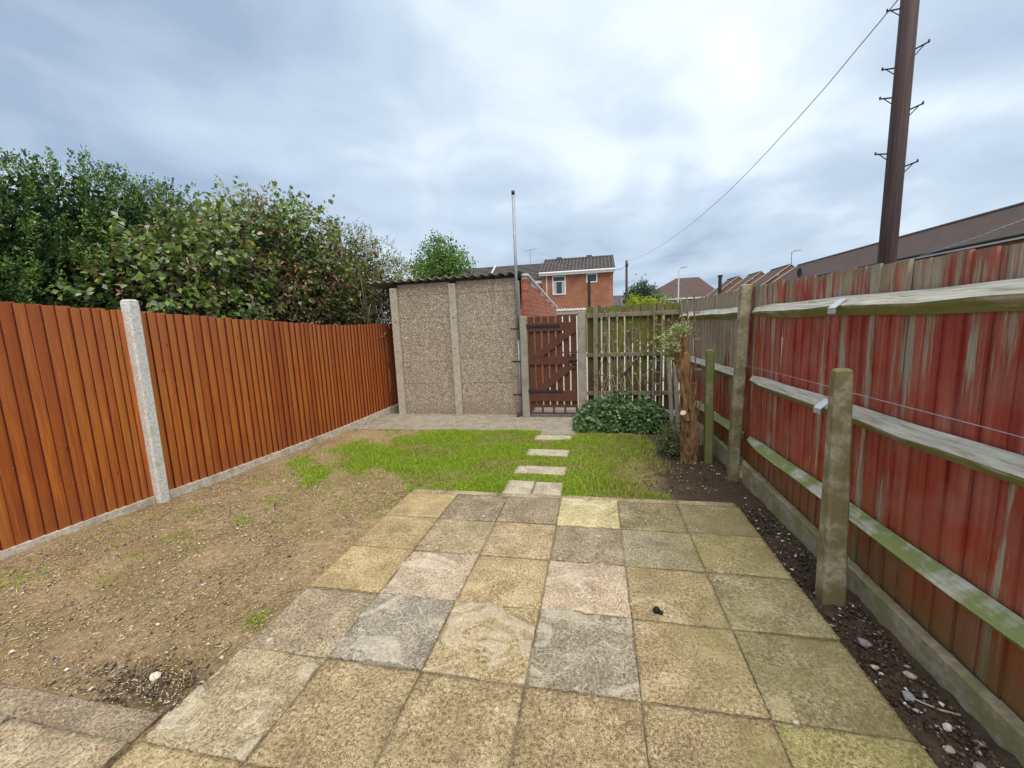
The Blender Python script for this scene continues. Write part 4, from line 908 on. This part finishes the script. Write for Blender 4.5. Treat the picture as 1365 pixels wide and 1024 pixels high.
branches((-4.2, .5, 0), [(random.uniform(-4.6, -3.7), random.uniform(-.9, 2), random.uniform(1.8, 3.2)) for _ in range(22)], .05).obj('branches', 'twig', ev)
# 2 broadleaf shrub with dead brown leaves
br = thing('broadleaf_shrub', 'large leafy shrub with dead brown leaves over the left fence', 'shrub', (-3.1, 1.8, 0))
blobs = [(-2.95, .35, 1.75, .55), (-3.0, .95, 2.0, .75), (-3.1, 1.6, 2.2, .88), (-3.2, 2.3, 2.45, .98), (-3.3, 2.95, 2.5, .95), (-2.85, 2.6, 1.8, .8), (-2.8, 3.2, 1.75, .75), (-2.75, 1.6, 1.6, .7)]
C_, Nn = blob_points(blobs, 2300, .78, .26, 2.4)
k = 11; base = np.repeat(C_, k, 0); nn = np.repeat(Nn, k, 0); ax = unit(np.repeat(unit(Nn*.5+rng.normal(size=C_.shape)*.6), k, 0))
P = base+ax*(np.tile(np.arange(k), len(C_))*.028)[:, None]+rng.normal(size=base.shape)*.03
D = ax*.4+nn*.5+rng.normal(size=P.shape)*.55+np.array([[0, 0, -.25]])
cg = pick([(.10, .19, .034), (.16, .26, .04), (.22, .31, .055), (.26, .31, .10), (.38, .41, .28), (.11, .15, .045)], len(P), .2)
dead = pick([(.24, .12, .06), (.36, .20, .11), (.48, .33, .20), (.28, .12, .07)], len(P))
C_[:, 0] = np.minimum(C_[:, 0], LX(0)-.35)
dn = np.array([mnoise.fractal(Vector((c[0]*1.5+7, c[1]*1.5, c[2]*1.5)), .8, 2, 3) for c in C_]); dn = dn+.30*np.exp(-(((C_[:, 1]-2.7)/.75)**2+((C_[:, 2]-2.1)/.5)**2))+.12*np.exp(-((C_[:, 2]-1.7)/.3)**2)
dm = np.repeat(rng.random(len(C_)) < np.clip((dn+.04)*1.7, .07, .85), k); yl = rng.random(len(P)) < .02
cols = np.where(dm[:, None], dead, cg); cols[yl] = (.42, .40, .05)
L_ = np.where(dm, rng.uniform(.045, .08, len(P)), rng.uniform(.05, .095, len(P)))
over = P[:, 0] > -2.34; P[over, 0] -= .45
ob('foliage', leaf_mesh('foliage', P, D, L_, L_*np.where(dm, .35, .68), cols, LEAF5, .7, np.repeat(Nn*.5+np.array([[.1, 0, .7]]), k, 0)), 'leaf', br)
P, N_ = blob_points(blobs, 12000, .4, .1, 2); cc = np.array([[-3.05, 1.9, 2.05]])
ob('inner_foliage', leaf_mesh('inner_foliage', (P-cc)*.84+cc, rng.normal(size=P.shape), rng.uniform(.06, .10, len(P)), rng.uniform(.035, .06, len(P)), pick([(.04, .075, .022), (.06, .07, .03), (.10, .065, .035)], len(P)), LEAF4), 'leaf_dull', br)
branches((-3.1, 1.9, 0), [tuple(c) for c in C_[rng.integers(0, len(C_), 90)]], .028).obj('branches', 'twig_pale', br)
# 3 yellow green fine shrub near the garage
fs_ = thing('twiggy_shrub', 'yellow green twiggy shrub spilling over the fence beside the garage', 'shrub', (-2.7, 3.95, 0))
blobs = [(-3.0, 3.75, 2.55, .8), (-2.7, 4.1, 2.35, .82), (-2.45, 4.35, 2.0, .7), (-2.5, 3.9, 1.7, .55), (-2.9, 3.5, 1.8, .6)]
C_, Nn = blob_points(blobs, 1500, .7, .25, 2.6); k = 26
P = np.repeat(C_, k, 0); ax = unit(Nn*.7+np.array([[.15, 0, .45]])+rng.normal(size=C_.shape)*.45); A_ = np.repeat(ax, k, 0); t = rng.random(len(P)); ll = np.repeat(rng.uniform(.12, .30, len(C_)), k)
P = P+A_*(t*ll)[:, None]+rng.normal(size=P.shape)*.014
tone = np.repeat(pick([(.14, .19, .03), (.20, .23, .04), (.27, .27, .07), (.10, .14, .03), (.28, .21, .10)], len(C_), .15), k, 0)*(.8+.4*t)[:, None]
ob('foliage', leaf_mesh('foliage', P, A_*.6+rng.normal(size=P.shape)*.7, rng.uniform(.025, .045, len(P)), rng.uniform(.010, .018, len(P)), np.clip(tone, 0, .7), LEAF4), 'leaf_dull', fs_)
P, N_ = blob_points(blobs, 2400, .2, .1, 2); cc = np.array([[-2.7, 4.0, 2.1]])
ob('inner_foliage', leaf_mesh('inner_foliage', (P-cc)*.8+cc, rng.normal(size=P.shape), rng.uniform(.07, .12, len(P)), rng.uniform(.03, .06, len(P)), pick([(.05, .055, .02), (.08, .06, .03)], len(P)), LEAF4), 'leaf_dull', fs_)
b = branches((-2.75, 3.9, 0), [tuple(c+n_*.12) for c, n_ in zip(C_[:130], Nn[:130])], .022)
for i in range(70):
    p = Vector((random.uniform(-2.6, -1.95), random.uniform(3.5, 4.0), random.uniform(1.4, 2.0))); d = Vector((random.uniform(-.3, .5), random.uniform(-.6, .1), random.uniform(-1, .5))).normalized()
    b.tube([p, p+d*.2+Vector((random.uniform(-.05, .05), 0, random.uniform(-.05, .05))), p+d*random.uniform(.35, .6)], [.009, .006, .002], 5)
b.obj('branches', 'twig_pale', fs_)

def tree(name, label, x, y_, h, spread, pal, nclump, per, lsize, trunk_r, blobs, cat='tree'):
    t = thing(name, label, cat, (x, y_, 0)); b = MB(); b.tube([(x, y_, -.2), (x+.1, y_, h*.35), (x-.05, y_, h*.75)], [trunk_r, trunk_r*.7, trunk_r*.25], 10)
    for bl in blobs: b.tube([(x, y_, h*.3), (x*.4+bl[0]*.6, y_*.4+bl[1]*.6, h*.3+(bl[2]-h*.3)*.6), bl[:3]], [trunk_r*.5, trunk_r*.3, trunk_r*.12], 6)
    b.obj('trunk', 'bark', t)
    C_, Nn = blob_points(blobs, nclump, .45, .3, 2.2); P = np.repeat(C_, per, 0)+rng.normal(size=(len(C_)*per, 3))*spread
    cols = np.repeat(pick(pal, len(C_), .15), per, 0)*rng.uniform(.75, 1.25, (len(P), 1))
    ob('crown', leaf_mesh('crown', P, rng.normal(size=P.shape)+np.array([[0, 0, -.2]]), rng.uniform(.7, 1.3, len(P))*lsize, rng.uniform(.45, .8, len(P))*lsize, cols, LEAF4), 'leaf_dull', t); return t
GRN_ = [(.12, .22, .04), (.17, .28, .06), (.21, .33, .09), (.08, .16, .04)]
tree('leafy_tree', 'light green leafy tree rising behind the garage roof', -7.9, 21.8, 6.8, .22, GRN_, 330, 22, .16, .16,
     [(-8.6, 21.8, 5.4, 1.0), (-7.9, 22, 6.2, .85), (-7.1, 21.8, 5.5, .8), (-9.3, 21.6, 4.8, .75), (-6.6, 22, 5.0, .75), (-7.9, 21.6, 4.6, 1.2)])
tree('leafy_tree', 'dim grey green distant tree left of the far roofs', 8.0, 60, 6.8, .3, [(.10, .15, .09), (.13, .18, .11), (.08, .12, .075)], 260, 20, .28, .25,  # leaf colours paled and greyed to carry the haze
     [(8.0, 60, 5.6, 1.3), (7.2, 60, 4.6, 1.2), (9.0, 60, 4.7, 1.3), (8.2, 60, 3.6, 1.6)])
tree('leafy_tree', 'small dim distant tree at the right of the far trees', 9.9, 58, 4.6, .3, [(.12, .19, .08), (.15, .22, .09)], 120, 18, .25, .18, [(9.7, 58, 3.8, 1.1), (10.6, 58, 3.2, 1.0)])
tree('lime_bush', 'bright lime green bush showing above the back fence', 3.0, 6.9, 1.7, .05, [(.28, .36, .02), (.34, .40, .03), (.22, .32, .03), (.40, .42, .06)], 170, 24, .05, .04,
     [(2.55, 6.9, 1.68, .27), (2.85, 6.9, 1.70, .26), (3.15, 6.9, 1.64, .26), (3.4, 6.9, 1.52, .24), (2.9, 6.9, 1.25, .4)], 'bush')
tree('flowering_bush', 'pale flowering bush above the corner of the two fences', 3.0, 4.6, 1.75, .05, [(.16, .2, .09), (.25, .28, .15), (.55, .53, .42)], 60, 16, .035, .03, [(2.98, 4.6, 1.66, .16), (3.15, 4.65, 1.6, .14)], 'bush')

# ------------------------------------------------------------------ grass, litter, stones
n = 210000; gx = rng.uniform(-1.9, 2.6, n); gy = rng.uniform(.03, 2.45, n); dens = lawnmask(gx, gy)
pat = np.array([mnoise.fractal(Vector((a*1.6, b_*1.9, 2)), .8, 2, 3) for a, b_ in zip(gx, gy)])
dry = sstep(1.25, 2.1, gx)
edge = np.clip(dens*1.6+pat*.9-.35, 0, 1)*(dens > .03)
keep = rng.random(n) < np.minimum(edge, np.clip(1.0+.6*pat-.45*dry, .08, 1))
for x0, x1, y0, y1 in ((.88, 1.31, 1.80, 1.955), (.87, 1.32, 1.16, 1.35), (.85, 1.33, .60, .78), (.84, 1.33, .05, .385), (.88, 1.38, 2.02, 2.5)): keep &= ~((gx > x0) & (gx < x1) & (gy > y0) & (gy < y1))
keep &= ~((gy > 2.27) & (gx < 1.42)); gx, gy, dry, pat = gx[keep], gy[keep], dry[keep], pat[keep]
# stray tufts on the bare soil
tx, ty = [], []
for px, py, k_, r_ in [(-1.9, -.75, 130, .09), (-1.75, -.55, 110, .08), (-1.95, -.98, 90, .1), (-1.15, -.62, 150, .06), (-1.42, -.95, 130, .07), (-1.2, -1.05, 60, .06), (-1.45, -1.22, 110, .045), (-1.35, -1.45, 80, .05), (-1.9, -1.6, 160, .10), (-1.75, -1.45, 80, .08),
                       (-1.2, -.25, 110, .06), (-1.65, .05, 150, .1), (-.75, -.55, 60, .06), (-.45, -.75, 70, .06), (-.12, -.45, 90, .05), (-.15, -.8, 60, .05), (-.12, -1.6, 120, .045), (-.1, -.2, 90, .08), (-1.3, .3, 150, .12), (-.55, -.2, 120, .12), (-1.7, .6, 120, .15)]:
    tx.append(rng.normal(px, r_, k_)); ty.append(rng.normal(py, r_*.8, k_))
tx, ty = np.concatenate(tx), np.concatenate(ty); ok = ~((tx > -.02) & (ty < .1)) & (tx > -2.15); tx, ty = tx[ok], ty[ok]
ox = np.r_[rng.uniform(-2.1, 2.6, 4500), rng.normal(-.75, .42, 5200)]; oy = np.r_[rng.uniform(-2.1, 2.3, 4500), rng.normal(.75, .5, 5200)]; ok = ~((ox > -.02) & (oy < .1)) & (ox < 2.4) & (oy < 2.28) & (ox > -2.1); ox, oy = ox[ok], oy[ok]
GX = np.r_[gx, tx, ox]; GYv = np.r_[gy, ty, oy]; N3 = len(GX); dr = np.r_[dry, np.zeros(len(tx)), np.full(len(ox), .45)]; short = np.r_[np.ones(len(gx)), np.full(len(tx), .75), np.full(len(ox), .62)]
hgt = np.r_[.75+.75*np.clip(pat+.25, 0, .8), np.ones(len(tx)+len(ox))]; short = short*hgt
P = np.c_[GX, GYv, zground(GX, GYv)-.004]; D = np.c_[rng.normal(size=N3)*.55, rng.normal(size=N3)*.55, np.ones(N3)]
gc = pick([(.22, .36, .018), (.30, .47, .026), (.38, .53, .035), (.46, .54, .09)], N3, .15); dc = pick([(.35, .29, .10), (.30, .29, .07), (.45, .37, .19), (.22, .25, .05)], N3, .15)
patch = np.r_[np.clip(-pat*1.1, 0, .55), np.zeros(len(tx)+len(ox))]; usedry = rng.random(N3) < .10+.5*dr+patch; gc[usedry] = dc[usedry]
go = ob('grass', leaf_mesh('grass', P, D, rng.uniform(.02, .046, N3)*short, rng.uniform(.004, .0075, N3), gc, BLADE), 'grass'); stuff(go, 'short bright green lawn grass in front of the garage', 'grass')

OCT = np.array([(1, 0, 0), (-1, 0, 0), (0, 1, 0), (0, -1, 0), (0, 0, 1), (0, 0, -1)], float); OF = np.array([(0, 2, 4), (2, 1, 4), (1, 3, 4), (3, 0, 4), (2, 0, 5), (1, 2, 5), (3, 1, 5), (0, 3, 5)])
def chips(name, X_, Y_, S, cols, mat, dz=0):
    n = len(X_); T = OCT[None]*S[:, None, :]; T = T*(1+rng.normal(size=(n, 6, 1))*.22); a = rng.uniform(0, 2*PI, n); ca, sa = np.cos(a), np.sin(a)
    Vv = np.stack([T[:, :, 0]*ca[:, None]-T[:, :, 1]*sa[:, None], T[:, :, 0]*sa[:, None]+T[:, :, 1]*ca[:, None], T[:, :, 2]+rng.normal(size=(n, 1))*.12*T[:, :, 0]], -1)
    Vv += np.stack([X_, Y_, zground(X_, Y_)+dz], -1)[:, None, :]
    F_ = (OF[None]+(np.arange(n)*6)[:, None, None]).reshape(-1, 3); return ob(name, npmesh(name, Vv.reshape(-1, 3), F_, np.repeat(cols, 6, 0)), mat)
n = 38000; X_ = rng.uniform(-2.2, 0.0, n); Y_ = rng.uniform(-2.12, 2.2, n); kp = rng.random(n) < np.where(Y_ > .4, .35, 1)*np.where(lawnmask(X_, Y_) > .5, .2, 1); X_, Y_ = X_[kp], Y_[kp]; n = len(X_)
S = np.c_[rng.gamma(2, .0042, n), rng.uniform(.0012, .0035, n), rng.uniform(.001, .003, n)]
stuff(chips('straw_litter', X_, Y_, S, pick([(.44, .32, .17), (.55, .43, .25), (.34, .23, .12), (.20, .125, .065), (.64, .54, .38)], n), 'litter', .005), 'pale straw and chip litter on the bare soil', 'litter')
n = 9000; X_ = np.r_[rng.uniform(2.66, 2.93, 3800), rng.uniform(2.0, 2.9, 2200), rng.normal(-.2, .28, 1100), rng.uniform(-2.1, -.05, 800)]; Y_ = np.r_[rng.uniform(-2.6, .1, 3800), rng.uniform(.1, 2.4, 2200), rng.normal(-2.0, .07, 1100), rng.uniform(-2.1, .3, 800)]
ok = ~((X_ > -.02) & (X_ < 2.70) & (Y_ < .09)) & (X_ < RX(0)-.05); X_, Y_ = X_[ok], Y_[ok]; n = len(X_); s_ = np.minimum(rng.gamma(2.2, .0022, n), .010)
stuff(chips('soil_clods', X_, Y_, np.c_[s_*1.2, s_, s_*.8], np.where((X_ < 1)[:, None], 1.6, 1.0)*pick([(.06, .042, .027), (.09, .064, .042), (.14, .10, .066), (.042, .03, .02)], n), 'litter', .002), 'dark crumbly soil clods in the beds', 'soil')
n = 900; X_ = np.r_[rng.uniform(2.68, 2.9, 190), rng.uniform(2.2, 2.85, 170), rng.uniform(-2.1, -.05, 300)]; Y_ = np.r_[rng.uniform(-2.6, .2, 190), rng.uniform(.2, 2.2, 170), rng.uniform(-2.1, .2, 300)]; n = len(X_); s_ = np.minimum(rng.gamma(3, .0022, n), .011)
ok = ~((X_ > -.02) & (X_ < 2.70) & (Y_ < .09)); X_, Y_, s_ = X_[ok], Y_[ok], s_[ok]; n = len(X_)
stuff(chips('gravel', X_, Y_, np.c_[s_*1.4, s_, s_*.7], pick([(.45, .40, .33), (.55, .50, .42), (.30, .28, .26), (.62, .58, .52), (.38, .30, .22)], n), 'litter', .004), 'small pale stones scattered over the soil', 'gravel')
def stone(x, y_, s, col, label, group):
    b = MB(); n = 9; vs = [(0, 0, s[2]*.9)]
    for lay, (rr, z) in enumerate(((.6, .75), (1, .2), (.9, -.5))):
        for k in range(n): a = 2*PI*k/n; r_ = rr*random.uniform(.75, 1.15); vs.append((s[0]*r_*math.cos(a), s[1]*r_*math.sin(a), s[2]*z*random.uniform(.8, 1.15)))
    fs = [(0, 1+k, 1+(k+1) % n) for k in range(n)]+[(1+l*n+k, 1+(l+1)*n+k, 1+(l+1)*n+(k+1) % n, 1+l*n+(k+1) % n) for l in range(2) for k in range(n)]
    b.add(vs, fs); o = b.obj('stone', simple('stone_%02d' % len(bpy.data.materials), col, .85, .25, 60, 0, .003)); o.location = (x, y_, float(zground(x, y_))+s[2]*.35); o.rotation_euler.z = random.uniform(0, 6); tag(o, label, 'stone', group)
SG = 'small stones lying in the soil bed by the red fence'; SL = 'small pale stone lying in the dark soil bed along the red fence'
for x, y_, a, col in ((2.80, -1.33, .028, (.26, .23, .20)), (2.77, -1.46, .016, (.5, .45, .3)), (2.865, -1.50, .02, (.40, .33, .24)), (2.80, -1.60, .024, (.32, .33, .31)), (2.84, -1.72, .018, (.55, .52, .46)), (2.79, -1.80, .020, (.36, .30, .24)), (2.83, -1.86, .024, (.30, .27, .24)),
                      (2.77, -1.95, .026, (.42, .36, .28)), (2.82, -2.0, .02, (.16, .17, .18)), (2.86, -1.97, .022, (.5, .42, .3)), (2.80, -2.06, .026, (.20, .2, .2))):
    stone(x, y_, (a, a*.75, a*.55), col, SL, SG)
b = MB().tube([(2.80, -1.60, -.02), (2.86, -1.65, -.012), (2.92, -1.66, -.015)], .004, 6); tag(b.obj('twig', 'twig_pale'), 'thin pale stick on the soil bed by the red fence', 'stick')
stone(-.28, -1.985, (.028, .02, .016), (.62, .56, .42), 'cream stone on the dark soil near the patio corner at left', 'loose stones on the left soil')
# black lump on a slab
b = MB(); b.tube([(1.925, -1.29, .004), (1.925, -1.29, .012), (1.93, -1.288, .024), (1.932, -1.287, .03)], [.014, .019, .014, .004], 10); b.tube([(1.945, -1.297, .004), (1.945, -1.297, .012), (1.945, -1.297, .017)], [.01, .012, .003], 8)
tag(b.obj('dropping', 'sheep', None, True), 'small black lump lying on a tan patio slab', 'dropping')
